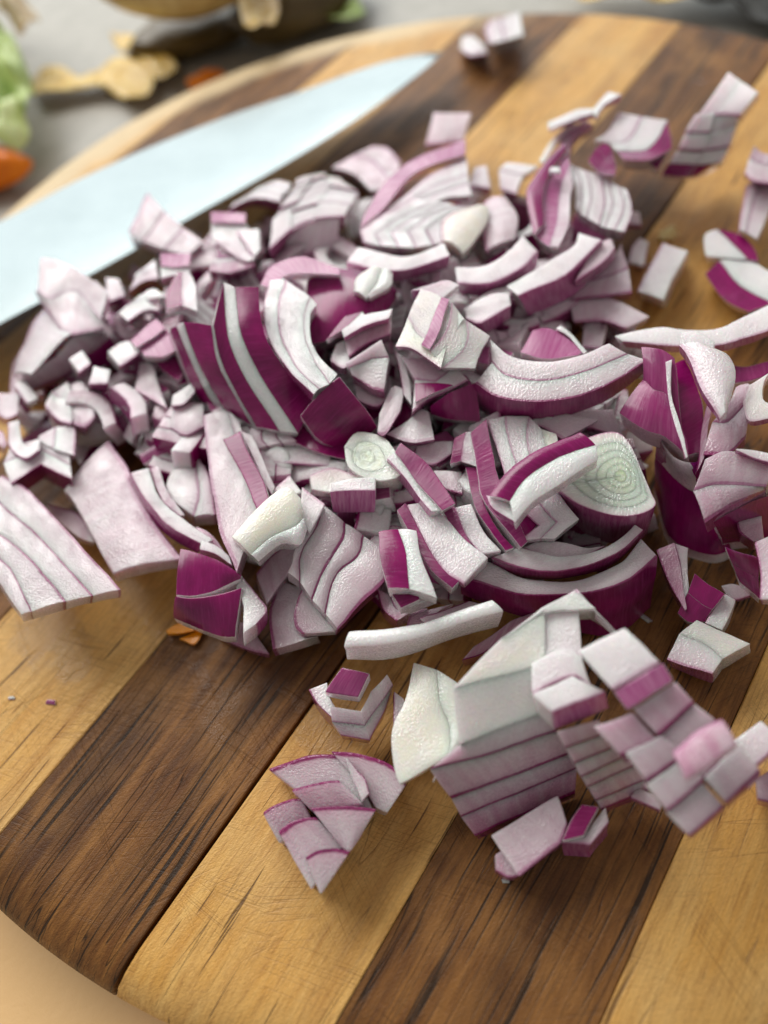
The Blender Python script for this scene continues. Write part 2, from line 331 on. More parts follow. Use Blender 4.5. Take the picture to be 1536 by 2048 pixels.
def O(label, zn, curves, z, e, kinds='w', n=None, sk=1.0, tint=None, sm=1, tilt=0.0, bul=0.0, cat='onion piece', name='onion_piece', group=None, isk=None, amp=.022, gap=.012, core=None, dome=0.0, cols=None):
    """An onion piece: curves traced on its cut face, at height z, pushed down by e = (photo dx, photo dy, dz)."""
    SEED[0] += 1; seed = SEED[0]
    ox, oy, s = ZN[zn]
    C2 = [[tuple(float(c) for c in p.split(',')) for p in cv.split()] for cv in curves.split('|')]
    npt = max(len(c) for c in C2)
    C = []
    for ci, cv in enumerate(C2):
        zz = z if not isinstance(z, (tuple, list)) else (z[0] + (z[1]-z[0])*ci/(len(C2)-1) if len(z) == 2 else z[ci])
        pts = []
        for pi, p in enumerate(cv):
            f = pi/(len(cv)-1)-.5
            g_ = ci/(len(C2)-1); f_ = pi/(len(cv)-1)
            pts.append((ox+p[0]/s, oy+p[1]/s, zz+tilt*f+(p[2] if len(p) > 2 else 0)+dome*(2*g_*(1-g_)+2*f_*(1-f_))))
        C.append(pts)
    cen = [sum(p[k] for c in C for p in c)/sum(len(c) for c in C) for k in range(3)]
    es = e if isinstance(e, list) else [e]
    vecs = []
    for i, ev in enumerate(es):
        if len(es) > 1:
            q = C[0][i]
        else: q = cen
        vecs.append(P(q[0]+ev[0], q[1]+ev[1], q[2]+ev[2]) - P(*q))
    C3 = [[P(*p) for p in c] for c in C]
    dense = []
    M_ = 4 if npt > 2 else 7
    target = M_*(npt-1)+1
    for c in C3:
        kk = 6*(npt-1)
        d = (cat_rom if (sm and len(c) > 2) else lin)(c, 24 if len(c) != npt else M_)
        if len(d) != target:
            L = [0]
            for a, b in zip(d, d[1:]): L.append(L[-1]+(b-a).length)
            out = []
            for q in range(target):
                x = L[-1]*q/(target-1); r = 0
                while r < len(L)-2 and L[r+1] < x: r += 1
                out.append(d[r].lerp(d[r+1], (x-L[r])/max(1e-9, L[r+1]-L[r])))
            d = out
        dense.append(d)
    if len(vecs) > 1:
        ext = []
        for q in range(target):
            x = (len(vecs)-1)*q/(target-1); r = min(int(x), len(vecs)-2); ext.append(vecs[r].lerp(vecs[r+1], x-r))
    else: ext = vecs[0]
    if n:
        nb = []
        for q in range(n+1):
            f = q/n
            if 0 < q < n: f += rnd.uniform(-.18, .18)/n
            x = f*(len(dense)-1); r = min(int(x), len(dense)-2); g = x-r
            nb.append([a.lerp(b, g) for a, b in zip(dense[r], dense[r+1])])
        dense = nb
        if len(kinds) < n: kinds = (kinds*n)[:n]
    e0 = ext[len(ext)//2] if isinstance(ext, list) else ext
    mc = sum((dense[0][len(dense[0])//2]+dense[-1][len(dense[0])//2] for _ in (0,)), Vector())/2
    base = mc + e0
    nb = len(dense)-1
    if nb > 1:
        root = empty(name, base)
    else: root = None
    for b in range(nb):
        k = kinds[b]; U, V = dense[b], dense[b+1]
        if nb > 1:
            up = Vector((0, 0, rnd.uniform(-.002, .002)))
            V = [u.lerp(v, 1-gap*.05) + up for u, v in zip(U, V)]; U = [u + up for u in U]
        first = b == 0
        s_ = sk if first else (isk if isk is not None else sk*.62)
        if k in 'nc' and b: s_ = 0.0
        if k in 'w' and b and kinds[b-1] in 'sdq': s_ = 0.0
        tn = TINT[k] if tint is None else tint
        tn = max(0, tn + rnd.uniform(-.05, .06)) if k not in 'gc' else tn
        cr = core[b] if core else {'g': .9, 'c': .35}.get(k, 0.0)
        if cols and nb > 1:
            m_ = len(U); cuts_ = [0]+[int(round(c_*(m_-1))) for c_ in cols]+[m_-1]
            for ca_, cb_ in zip(cuts_, cuts_[1:]):
                off_ = Vector((rnd.uniform(-.02, .02), rnd.uniform(-.02, .02), rnd.uniform(-.05, .05)))
                solid('layer', [u+off_ for u in U[ca_:cb_+1]], [v+off_ for v in V[ca_:cb_+1]], ext, k, s_, tn, bul, seed, root, base, cr, amp, bev=.014)
            continue
        got = solid('skin' if k in 'sdq' and nb > 1 else ('layer' if nb > 1 else name), U, V, ext, k, {'s': sk, 'd': 1.0, 'q': .35}.get(k, s_), tn, bul, seed, root, base if root is None else base, cr, amp, bev=.024 if nb == 1 else .006)
        if root is None: root = got
    root.name = name
    tag(root, label, cat, group)
    return root
# ---------------------------------------------------------------- the setting: counter
ZC = -1.7
xs = [-400, -60, -30, -15, 0, 15, 30, 60, 400]
cv = [(x, y, ZC) for y in [-300, -40, -20, 0, 20, 40, 80, 500] for x in xs]
cf = [(r*9+c, r*9+c+1, (r+1)*9+c+1, (r+1)*9+c) for r in range(7) for c in range(8)]
co = link('counter_top', cv, cf, M['counter'], smooth=False); tag(co, kind='structure')
# ---------------------------------------------------------------- the round striped board
BR = 15.0; BC = Vector((0.17561*BR, 0.86756*BR, 0)); TH = math.radians(-45.6567)
board = empty('cutting_board', BC + Vector((0, 0, ZC)))
tag(board, 'large round cutting board of alternating light and dark wood strips under the chopped onion', 'cutting board')
nrmv = Vector((math.cos(TH), math.sin(TH), 0)); off = BC.dot(nrmv)
edges = [-22.6+0.05, -20.4, -17.3, -14.12, -10.80, -7.593, -4.408, -1.343, 1.647, 4.75, 7.45]
edges[0] = off-BR
def plank(x0, x1, light, gl, gr):
    a, b = x0-off+gl, x1-off-gr
    prof = [(.95, 0.0), (.65, -.035), (.38, -.11), (.15, -.24), (.04, -.38), (0, -.55), (0, -1.2), (.12, -1.5), (.4, ZC+.02)]
    n = 26; verts = []; rings = []
    for (ins, z) in prof:
        r = BR-ins
        A, B = max(a, -r+.002), min(b, r-.002)
        ring = []
        for k in range(n+1):
            x = A+(B-A)*k/n; ring.append((x, math.sqrt(max(0, r*r-x*x)), z))
        for k in range(n, -1, -1):
            x = A+(B-A)*k/n; ring.append((x, -math.sqrt(max(0, r*r-x*x)), z))
        rings.append([len(verts)+q for q in range(len(ring))]); verts += ring
    faces = [rings[0][::-1]]
    L = len(rings[0])
    for r0, r1 in zip(rings, rings[1:]):
        for q in range(L): faces.append((r0[q], r0[(q+1) % L], r1[(q+1) % L], r1[q]))
    faces.append(rings[-1])
    verts = [(v[0], v[1], v[2]-ZC) for v in verts]
    me = bpy.data.meshes.new('plank'); me.from_pydata(verts, [], faces); me.update()
    import bmesh
    bm_ = bmesh.new(); bm_.from_mesh(me); bmesh.ops.recalc_face_normals(bm_, faces=bm_.faces); bm_.to_mesh(me); bm_.free()
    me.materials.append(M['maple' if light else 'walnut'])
    me.polygons.foreach_set('use_smooth', [True]*len(me.polygons)); me.set_sharp_from_angle(angle=math.radians(40))
    o = bpy.data.objects.new('plank', me); COL.objects.link(o); o.parent = board
    o.modifiers.new('b', 'BEVEL').width = .018; o.modifiers['b'].limit_method = 'ANGLE'; o.modifiers['b'].angle_limit = math.radians(60)
    o['label'] = ('light maple strip of the board' if light else 'dark walnut strip of the board')
board.rotation_euler = (0, 0, TH)
for i in range(10):
    wide = {6: .035}
    plank(edges[i], edges[i+1], i % 2 == 0, wide.get(i, .006), wide.get(i+1, .006))
# ---------------------------------------------------------------- knife lying across the far left of the board
def knife():
    z = 1.1
    sp = [(-260, 560), (-90, 487), (0, 450), (150, 369), (280, 309), (450, 240), (600, 189), (700, 152), (768, 128), (840, 110), (888, 104)]
    ed = [(-190, 765), (-60, 682), (0, 647), (120, 582), (245, 513), (365, 444), (565, 331), (680, 260), (768, 200), (845, 141), (888, 104)]
    S = cat_rom([P(x, y, z-.12) for x, y in sp], 5); E = cat_rom([P(x, y, z+.17*min(1, (888-x)/300)) for x, y in ed], 5)
    n = len(S); base = (S[0]+E[0])/2
    base.z = z-.1
    root = empty('kitchen_knife', base)
    tag(root, 'broad steel chef knife lying flat at the far left with onion bits against its edge', 'knife')
    verts, faces = [], []
    w = 6
    for i in range(n):
        s, e = S[i], E[i]
        rowT = []
        for q, f in enumerate((0, .2, .5, .94, .965, 1.0)):
            p = s.lerp(e, f)
            t = (.075, .094, .100, .012, .007, .002)[q]*max(.02, min(1, (s-e).length/3.4))
            verts.append(p+Vector((0, 0, t)))
        for q, f in enumerate((0, .2, .5, .94, .965, 1.0)):
            p = s.lerp(e, f)
            t = (.075, .094, .100, .012, .007, .002)[q]*max(.02, min(1, (s-e).length/3.4))
            verts.append(p-Vector((0, 0, t)))
    for i in range(n-1):
        a, b = i*12, (i+1)*12
        for q in range(5):
            faces.append((a+q, a+q+1, b+q+1, b+q)); faces.append((a+6+q, b+6+q, b+7+q, a+7+q))
        faces.append((a, b, b+6, a+6)); faces.append((a+5, a+11, b+11, b+5))
    faces.append(tuple(range(0, 6))+tuple(range(11, 5, -1))); 
    link('blade', verts, faces, M['steel'], root, base, ang=12)
    # bolster and handle, beyond the left edge of the picture
    a = (S[0]*.62+E[0]*.38); d = (S[0]-S[8]).normalized(); sd = (E[0]-S[0]).normalized()
    for nm, l0, l1, ww, tt, mt in (('bolster', -.1, 1.3, .75, .5, 'steel'), ('handle', 1.3, 12.0, 1.25, .75, 'handle')):
        vs, fs = [], []
        for i in range(9):
            f = i/8; c = a+d*(l0+(l1-l0)*f)+Vector((0, 0, -.05)); c.z = max(c.z, z*.9)
            k = 1+.12*math.sin(f*6.0) if nm == 'handle' else .8+.3*f
            for q in range(12):
                t = q/12*2*math.pi
                vs.append(c+sd*(math.cos(t)*ww*k)+Vector((0, 0, math.sin(t)*tt*k)))
        for i in range(8):
            for q in range(12): fs.append((i*12+q, i*12+(q+1) % 12, (i+1)*12+(q+1) % 12, (i+1)*12+q))
        fs.append(tuple(range(11, -1, -1))); fs.append(tuple(96+q for q in range(12)))
        link(nm, vs, fs, M[mt], root, base)
knife()
# ---------------------------------------------------------------- blurred scraps on the counter behind the board
def lump(name, label, cat, px, py, z, size, mat, rot=0, noise_k=.12, seed=1, group=None, tiltx=0):
    """a closed rounded body (vegetable, bulb) standing on the counter"""
    c = P(px, py, z); rx, ry, rz = size; verts, faces = [], []
    nu, nv = 20, 12
    R_ = Matrix.Rotation(rot, 3, 'Z') @ Matrix.Rotation(tiltx, 3, 'X')
    for i in range(nv+1):
        ph = math.pi*i/nv
        for j in range(nu):
            th = 2*math.pi*j/nu
            v = Vector((math.sin(ph)*math.cos(th), math.sin(ph)*math.sin(th), math.cos(ph)))
            k = 1+noise.noise(v*1.7+Vector((seed*5.1, 0, 0)))*noise_k*2
            verts.append(c+R_ @ Vector((v.x*rx*k, v.y*ry*k, v.z*rz*k)))
    for i in range(nv):
        for j in range(nu): faces.append((i*nu+j, (i+1)*nu+j, (i+1)*nu+(j+1) % nu, i*nu+(j+1) % nu))
    o = link(name, verts, faces, mat, None, Vector((c.x, c.y, c.z-rz)))
    return tag(o, label, cat, group)
def sheet(name, label, cat, pts, z, mat, curl=.5, th=.06, seed=1, group=None, zn='.'):
    """a crinkled thin peel or leaf: outline in photo px, with real thickness and curl"""
    ox, oy, s = ZN[zn]
    pts = [P(ox+x/s, oy+y/s, z) for x, y in pts]; pts = cat_rom(pts+[pts[0]], 4)[:-1]
    c = sum(pts, Vector())/len(pts); rings = 6; verts = [c]; faces = []
    n = len(pts)
    for r in range(1, rings+1):
        for p in pts: verts.append(c.lerp(p, r/rings))
    for j in range(n): faces.append((0, 1+j, 1+(j+1) % n))
    for r in range(rings-1):
        for j in range(n): a = 1+r*n; b = a+n; faces.append((a+j, b+j, b+(j+1) % n, a+(j+1) % n))
    out = []
    for v in verts:
        w = (noise.noise(v*.9+Vector((seed*3.3, 0, 0)))+.5*noise.noise(v*2.2+Vector((seed, 4, 0))))*curl
        out.append(v+Vector((0, 0, w+abs(curl)*.5)))
    mn = min(v.z for v in out); 
    if mn < ZC+.03: out = [v+Vector((0, 0, ZC+.03-mn)) for v in out]
    o = link(name, out, faces, mat, None, Vector((c.x, c.y, min(v.z for v in out))))
    so = o.modifiers.new('t', 'SOLIDIFY'); so.thickness = th
    o.modifiers.new('s', 'SUBSURF').levels = 1
    return tag(o, label, cat, group)
sheet('vegetable_peel', 'long crinkled yellow peel on the counter left of the carrot scrap by the board rim', 'peel', [(62, 165), (110, 145), (170, 160), (235, 130), (300, 140), (315, 190), (270, 218), (215, 190), (140, 200), (80, 205)], -1.5, M['peel'], .42, seed=3)
sheet('vegetable_peel', 'short upright yellow peel curl behind the long crinkled peel', 'peel', [(230, 90), (290, 82), (340, 110), (360, 160), (320, 170), (280, 125), (240, 110)], -1.3, M['peel'], .5, seed=8)
sheet('lettuce_leaf', 'ruffled green leaf scrap at the left edge above the orange carrot end', 'leaf', [(-80, 80), (10, 70), (50, 120), (75, 190), (50, 245), (-70, 250)], -.4, M['leaf'], 1.4, seed=2)
sheet('lettuce_leaf', 'pale green leaf tip below the ruffled leaf at the left edge', 'leaf', [(-70, 210), (20, 200), (55, 230), (66, 282), (20, 305), (-70, 290)], -.6, M['paleleaf'], .9, seed=5)
sheet('onion_skin_scrap', 'pale curled skin scrap in the top left corner', 'peel', [(-60, -20), (20, 5), (60, 30), (85, 50), (70, 85), (35, 70), (0, 30), (-60, 30)], -.2, M['parch'], 1.0, seed=6)
lump('carrot_piece', 'thick orange carrot end at the left edge beside the board rim', 'carrot', -45, 340, -.95, (1.95, .85, .75), M['carrot'], rot=-.2, noise_k=.05)
lump('carrot_piece', 'thin orange carrot scrap touching the far rim of the board', 'carrot', 412, 158, -1.35, (.75, .32, .3), M['carrot'], rot=.35, noise_k=.14, seed=4)
lump('yellow_onion', 'pale yellow onion just showing its underside at the top edge left of centre', 'onion', 375, -95, 1.9, (3.6, 2.6, 1.9), M['bulb'], noise_k=.03, seed=2)
lump('squash', 'dark brown green squash end behind the board at the top edge', 'squash', 600, -10, -.6, (3.2, 2.0, 1.1), M['darkbulb'], rot=.5, noise_k=.08, seed=7)
lump('squash', 'dark brown lump added as the shade under the yellow onion', 'squash', 390, 60, -1.0, (2.9, 1.5, .7), M['darkbulb'], rot=.1, noise_k=.12, seed=17)  # added dark body standing in for the shadow beneath the onion
sheet('vegetable_peel', 'golden brown peel leaning on the dark squash', 'peel', [(480, -20), (540, -30), (560, 20), (530, 70), (490, 60)], .7, M['bulb'], .5, seed=11)
sheet('lettuce_leaf', 'dark green leaf scrap between the squash and the board rim', 'leaf', [(660, 10), (700, 15), (735, 45), (700, 65), (660, 60)], -1.2, M['leaf'], .5, seed=12)
sheet('dish_cloth', 'charcoal cloth beyond the far right rim of the board', 'cloth', [(1370, -60), (1700, -60), (1700, 110), (1560, 80), (1420, 20), (1330, -10)], -1.1, M['dark'], .5, th=.15, seed=13)
sheet('vegetable_peel', 'yellow green peel behind the far rim at the top of the board', 'peel', [(1130, -60), (1400, -60), (1390, 0), (1280, 10), (1150, 5)], -.9, M['peel'], .4, seed=14)
# ---------------------------------------------------------------- chopped red onion, traced piece by piece
# left edge
O('thick purple tinged slab of four layers at the left edge over the light strip', 'a', '15,508 185,600 440,880 712,1180|-60,610 185,822 400,1050 540,1215|-70,790 170,985 290,1120 383,1252|-60,930 60,1060 130,1190 190,1308|-70,1060 0,1150 50,1230 130,1325', 1.5, (4, 16, -.42), 'wwvv', sk=.7, isk=.9, tint=.2, bul=.05)
O('mauve sliver half hidden behind the slab at the left edge', 'a', '285,675 450,730 540,830|320,760 470,870 560,905', .7, (0, 8, -.4), 'm', sk=.8)
O('zigzag chunk of two bent layers with a bright magenta front at the left edge', 'a', '70,560 240,440 420,530|20,430 238,348 408,440|60,340 235,285 405,378', 1.55, (6, 28, -.6), 'wv', sk=.95, sm=0)
O('white curl of onion behind the zigzag chunk at the left edge', 'a', '45,190 50,330 150,410 235,350|115,180 120,290 170,330 230,290', 1.7, (0, 14, -.4), 'w', sk=.35)
O('squarish white block right of the white curl near the left edge', 'a', '440,215 445,385|330,215 320,345|230,270 240,300', 1.6, (0, 14, -.5), 'wv', sk=.6)
O('small magenta edged chip cut off by the left edge of the photo', 'a', '-60,230 10,240 40,320|-60,330 0,330 20,350', 1.45, (0, 12, -.5), 'p', sk=.8)
O('large pale silvery slab with rounded top beside the left zigzag chunk', 'a', '640,300 760,470 860,700 1080,1000|370,590 430,650 540,840 665,1085', (1.25, 1.2), (8, 20, -.5), 'v', sk=.35, tint=.34, bul=.14)
O('long wavy strip with a magenta front wall right of the silvery slab', 'a', '768,490 855,640 985,800 1200,915|880,455 950,640 1080,760 1262,880', 1.6, (-8, 17, -.42), 'w', sk=.85)
O('thin wavy strip behind the long wavy strip', 'a', '880,470 960,650 1060,745|935,455 990,600 1090,740', 1.55, (-4, 14, -.4), 'm', sk=.7)
O('white faceted piece with a purple seam right of the wavy strip', 'a', '1180,405 1245,520 1280,740|1160,400 1185,620 1150,745|1060,405 985,560 1010,650', 1.45, (0, 22, -.5), 'vw', sk=.5, tint=.15, bul=.08)
O('magenta tinged scrap between the faceted piece and the long triangle', 'a', '940,430 1040,430 1100,480|980,560 1010,560 1030,500', .9, (0, 10, -.4), 'p', sk=.8)
O('long translucent triangular slab standing left of the large magenta bulb half', 'c', '12,35 60,380 120,720 220,960|165,10 235,230 300,450 345,600|230,60 300,300 400,500 420,560', (1.9, 2.0), (6, 16, -.6), 'vm', sk=.3, tint=.25, bul=.06)
O('narrow deep magenta strip lying on the long translucent triangle', 'c', '128,175 230,350 345,600|235,122 330,330 416,535', 2.25, (4, 7, -.28), 's', sk=.85)
O('thin white slip behind the narrow magenta strip', 'c', '235,130 340,330 420,500|300,150 380,300 440,450', 2.05, (0, 12, -.4), 'v', sk=.3)
O('deep magenta quarter with two skin facets hanging over the orange scrap', 'c', '-122,822 -30,840 100,885 250,985|-140,1095 -60,1100 100,1065 240,1000', (1.75, 1.6), (4, 20, -.45), 's', sk=1.0, bul=.06)
O('lower magenta facet with a white cut side above the orange scrap', 'c', '-145,1105 -60,1120 90,1095 245,1045|-158,1225 -50,1270 120,1345 200,1350', (1.62, 1.15), (6, 10, -.35), 's', sk=1.0, bul=.1)
O('white torn flesh right of the deep magenta quarter', 'c', '255,985 350,1105 395,1170 340,1260|215,1040 255,1150 250,1250 255,1330', 1.5, (2, 24, -.5), 'w', sk=.5)
O('pale rose layer beneath the deep magenta quarter on the dark strip', 'c', '100,1340 250,1400 410,1445|200,1240 300,1270 330,1330', .55, (0, 6, -.5), 'm', sk=.4)
O('white slip tucked above the deep magenta quarter', 'c', '0,830 100,860 190,920|10,770 90,800 170,860', 1.72, (0, 10, -.4), 'w', sk=.3)
O('pink edged strip between the wavy strip and the white slip', 'c', '30,800 130,860 190,915|-20,690 60,730 150,850', 1.5, (0, 10, -.4), 'p', sk=.8)
# centre front
O('sparkling chunk of four curved layers below the pink ended block', 'c', '1100,850 1100,990 1000,1110 810,1290|970,750 930,870 820,980 740,1200|868,670 850,760 780,870 665,1120|735,565 700,690 600,850 590,1020|620,700 560,830 545,900 510,958', (1.6, 1.95), (-2, 20, -.6), 'vvvw', sk=.8, isk=.9, tint=.28, bul=.07)
O('jagged white flake leaning on the top of the sparkling four layer chunk', 'c', '608,448 740,545|590,600 640,725', 2.15, (0, 9, -.3), 'w', sk=.2)
O('lower mauve scale with curved left edge under the sparkling chunk', 'c', '475,1000 412,1180 415,1300 430,1420|620,1060 580,1250 620,1350 700,1345', 1.0, (4, 12, -.55), 'v', sk=.8, tint=.3)
O('curved mauve scale lying on the lower mauve scale', 'c', '605,1035 553,1180 560,1270 600,1318|680,1130 720,1200 780,1260 800,1300', 1.3, (4, 10, -.4), 'v', sk=.8, tint=.35)
O('dull mauve slab in shade between the white wedge and the lower scales', 'c', '330,965 440,830 590,800|400,1150 500,1010 590,940', 1.25, (0, 14, -.6), 'm', sk=.6, tint=.5)
O('thick greenish white wedge with torn corner lying across the long triangle', 'c', '190,750 330,600 500,465 590,515|300,850 420,760 560,690 610,620|350,895 480,800 590,800 632,700', (2.5, 2.3), (0, 12, -.55), 'cw', sk=0, tint=.02, bul=.1, gap=0)
O('white block just above the greenish white wedge', 'c', '410,480 530,370|510,500 600,480', 2.0, (0, 16, -.6), 'w', sk=.1)
O('white curved stub left of the pink ended block', 'c', '650,390 770,345 880,365 1030,400|655,470 760,490 900,490 1035,492', 2.1, (0, 10, -.4), 'w', sk=.15, core=[.15])
O('small block with a streaked pale pink end wall below the onion core disc', 'c', '770,490 900,485 1035,485|780,430 900,400 1035,400', 2.35, (2, 40, -.6), 'w', sk=.15)
O('wedge with pink seam below the front corner of the large magenta bulb half', 'c', '370,300 560,320 755,332|370,180 590,220 775,262|352,108 570,170 700,200', 1.75, (-3, 16, -.5), 'vw', sk=.4, tint=.15)
# core disc
def disc(label, cx, cy, z, pts, depth, rings, ecc=(0, 0), zn='.', skin=.9, seedk=0, cat='onion piece'):
    ox, oy, s = ZN[zn]
    out = cat_rom([Vector((ox+x/s, oy+y/s, 0)) for x, y in pts]+[Vector((ox+pts[0][0]/s, oy+pts[0][1]/s, 0))], 4)
    c = Vector((ox+cx/s, oy+cy/s, 0)); root = None
    base = P(c.x+depth[0], c.y+depth[1], z+depth[2]); root = empty('onion_core', base)
    vec = P(c.x+depth[0], c.y+depth[1], z+depth[2])-P(c.x, c.y, z)
    for r in range(rings):
        f0, f1 = 1-(r/rings)**.8, 1-((r+1)/rings)**.8
        zz = z + .002*r
        mr = sum((p-c).length for p in out)/len(out)
        def ringp(p, f):
            rr = (p-c).length; k = rr*f+(mr*f-rr*f)*(1-f)*.85
            return P(*(c+(p-c)/rr*k).xy, zz)
        U = [ringp(p, f0) for p in out]; V = [ringp(p, max(.002, f1)) for p in out]
        solid('layer', U, V, vec, 'w', skin if r == 0 else .0, .02, 0, 400+seedk, root, base, min(.95, .18+.7*((r+.5)/rings)+(.06 if r % 2 else -.04)), .006, tstart=(.0 if r == 0 and skin else .25), bev=(.02 if r == 0 else 0))
    tag(root, label, cat); return root
disc('round onion core disc with a yellow green centre below the magenta bulb half', 985, 275, 2.3, [(850, 215), (930, 128), (1075, 158), (1140, 225), (1185, 300), (1180, 390), (1060, 420), (940, 380), (870, 320)], (6, 30, -.9), 3, zn='c', skin=0)
# middle slices
O('diagonal strip with a magenta skin band right of the onion core disc', 'd', '175,850 290,1010 405,1145|210,803 350,925 475,1110', 2.5, (-6, 10, -.35), 's', sk=.85)
O('white cut edge along the diagonal magenta strip', 'd', '132,885 240,1010 350,1150|175,852 288,1010 402,1146', 2.44, (-2, 16, -.45), 'w', sk=.2)
O('long arc with a sparkling white cut face and magenta left skin in the middle front', 'd', '185,1140 250,1270 350,1430 460,1530|230,1100 320,1290 420,1440 492,1490', 2.2, (0, 14, -.5), 's', sk=.95)
O('broad white sparkling band of the long arc in the middle front', 'd', '232,1102 322,1292 422,1442 520,1500|320,1095 420,1180 520,1280 640,1380', 2.19, (0, 14, -.5), 'w', sk=.25)
O('magenta skin strip behind the long sparkling arc', 'e', '68,632 150,770 262,868|135,610 195,750 275,862', 2.15, (0, 12, -.45), 's', sk=.8)
O('white arc right of the magenta strip behind the long sparkling arc', 'e', '136,611 196,752 290,880|235,588 300,740 400,860', 2.12, (0, 12, -.45), 'w', sk=.25)
O('upright block with a deep magenta left face and white right side in the front middle', 'c', '1050,718 1070,880 1115,1052|1170,705 1220,860 1240,1055|1280,712 1305,860 1392,1105', 2.45, (2, 20, -.5), 'sw', sk=1.0, bul=.04)
O('small magenta tile below the upright magenta faced block', 'c', '1128,1078 1155,1120 1182,1172|1268,1062 1280,1080 1295,1115', 2.1, (2, 14, -.45), 's', sk=1.0)
O('white shard right of the small magenta tile', 'c', '1185,1172 1290,1130|1240,1175 1390,1112', 1.9, (0, 10, -.4), 'w', sk=.3)
O('rose layered pieces in shade below the small magenta tile', 'c', '1045,1060 1080,1180 1160,1250|1110,1090 1160,1180 1260,1190|1200,1200 1240,1210 1340,1180', 1.3, (0, 14, -.8), 'mp', sk=.8)
O('rose scrap right of the shaded layered pieces', 'c', '1220,1280 1250,1200 1340,1190|1330,1260 1400,1200 1500,1150', 1.1, (0, 12, -.7), 'm', sk=.6)
O('narrow dark magenta slice at the left of the curved fan', 'e', '198,385 250,600 335,740 430,850|262,385 300,570 380,730 480,835', 2.1, (-2, 16, -.5), 's', sk=.95)
O('tall curved magenta slice of the fan left of the large magenta topped slice', 'e', '235,190 268,420 300,570 520,835|333,112 378,380 420,520 560,800', 2.25, (-4, 14, -.45), 's', sk=.8)
O('small deep red faced block at the top left of the curved fan', 'e', '118,365 130,260 140,215|172,350 185,250 205,185|262,380 245,250 235,185', 2.2, (0, 8, -.5), 'sv', sk=1.0, sm=0)
O('fan of four thin white layers with pink seams behind the large magenta topped slice', 'e', '335,112 385,290 420,430|432,90 450,250 480,360|560,95 545,220 560,320|630,170 650,250 660,300|715,200 728,240 720,290', 2.15, (0, 22, -.6), 'vwwc', sk=.4, tint=.12)
O('large arched slice with deep magenta skin on top and rough white flesh in front', 'd', '632,1062 715,965 900,835 1090,760|740,1095 830,985 985,885 1170,822|762,1202 850,1110 1010,1000 1180,895', (3.0, 3.0, 2.97), (0, 14, -.4), 'sw', sk=1.0, bul=.06, gap=0)
O('white corner of the large arched magenta slice', 'd', '632,1064 660,1130 758,1203|740,1098 748,1140 770,1180', 2.85, (0, 8, -.4), 'w', sk=.2)
disc('half onion bulb with a pale yellow ringed face and rosy wall at middle right', 1085, 430, 2.35, [(690, 485), (850, 595), (1040, 657), (1190, 652), (1283, 600), (1262, 530), (1205, 400), (1130, 240), (1040, 180), (860, 230), (720, 330)], (-8, 64, -1.7), 6, zn='e', skin=.5, seedk=9)
O('zigzag white strips leaning on the rosy wall of the half bulb', 'd', '780,1130 880,1215 790,1288|860,1080 970,1200 890,1280|950,1010 1085,1180 960,1285', 2.2, (0, 8, -.4), 'vw', sk=.7, sm=0)
O('magenta tile below the white corner of the large arched slice', 'e', '400,690 560,625|510,830 610,715', 2.0, (0, 10, -.5), 's', sk=.95)
# front ring slices
O('upper ring slice with a white sparkling face behind the white block cluster', 'e', '342,893 470,945 660,970 850,952 1000,900 1110,835 1215,735|500,832 620,862 740,885 900,868 1000,830 1100,762 1160,700', 1.9, (0, 20, -.5), 'w', sk=.85)
O('inner pink layer of the ring slices behind the upper ring slice', 'e', '530,835 700,905 870,880 990,830|600,800 730,800 850,830 900,838', 1.85, (0, 10, -.4), 'v', sk=.5)
O('lower ring slice with a bulging deep magenta skin wall in front of the upper ring', 'e', '172,1000 400,1078 600,1112 760,1105 980,1082 1140,1020 1300,885|310,905 500,1000 700,1028 880,1012 1020,965 1120,900 1205,790', 1.62, [(0, 36, -.6), (0, 42, -.8), (0, 48, -1.0), (0, 70, -1.3), (-4, 92, -1.5), (-12, 100, -1.55), (-16, 105, -1.58)], 'w', sk=.95)
O('purple and white scrap under the left end of the white crescent slice', 'e', '-60,1240 100,1190 220,1135|0,1290 150,1230 330,1160', 1.3, (0, 10, -.5), 'v', sk=.9)
O('magenta layers under the right end of the white crescent slice', 'e', '180,1480 300,1440 420,1360 560,1290|240,1400 380,1320 480,1250 600,1200', .9, (0, 16, -.85), 'p', sk=1.0)
O('thick white crescent slice lying in front of the ring slices', 'c', '850,1400 1080,1395 1300,1340 1520,1260 1790,1180|880,1308 1090,1300 1300,1262 1500,1195 1720,1115', 2.0, (-1, 32, -.6), 'w', sk=0, tint=.0, bul=.08)
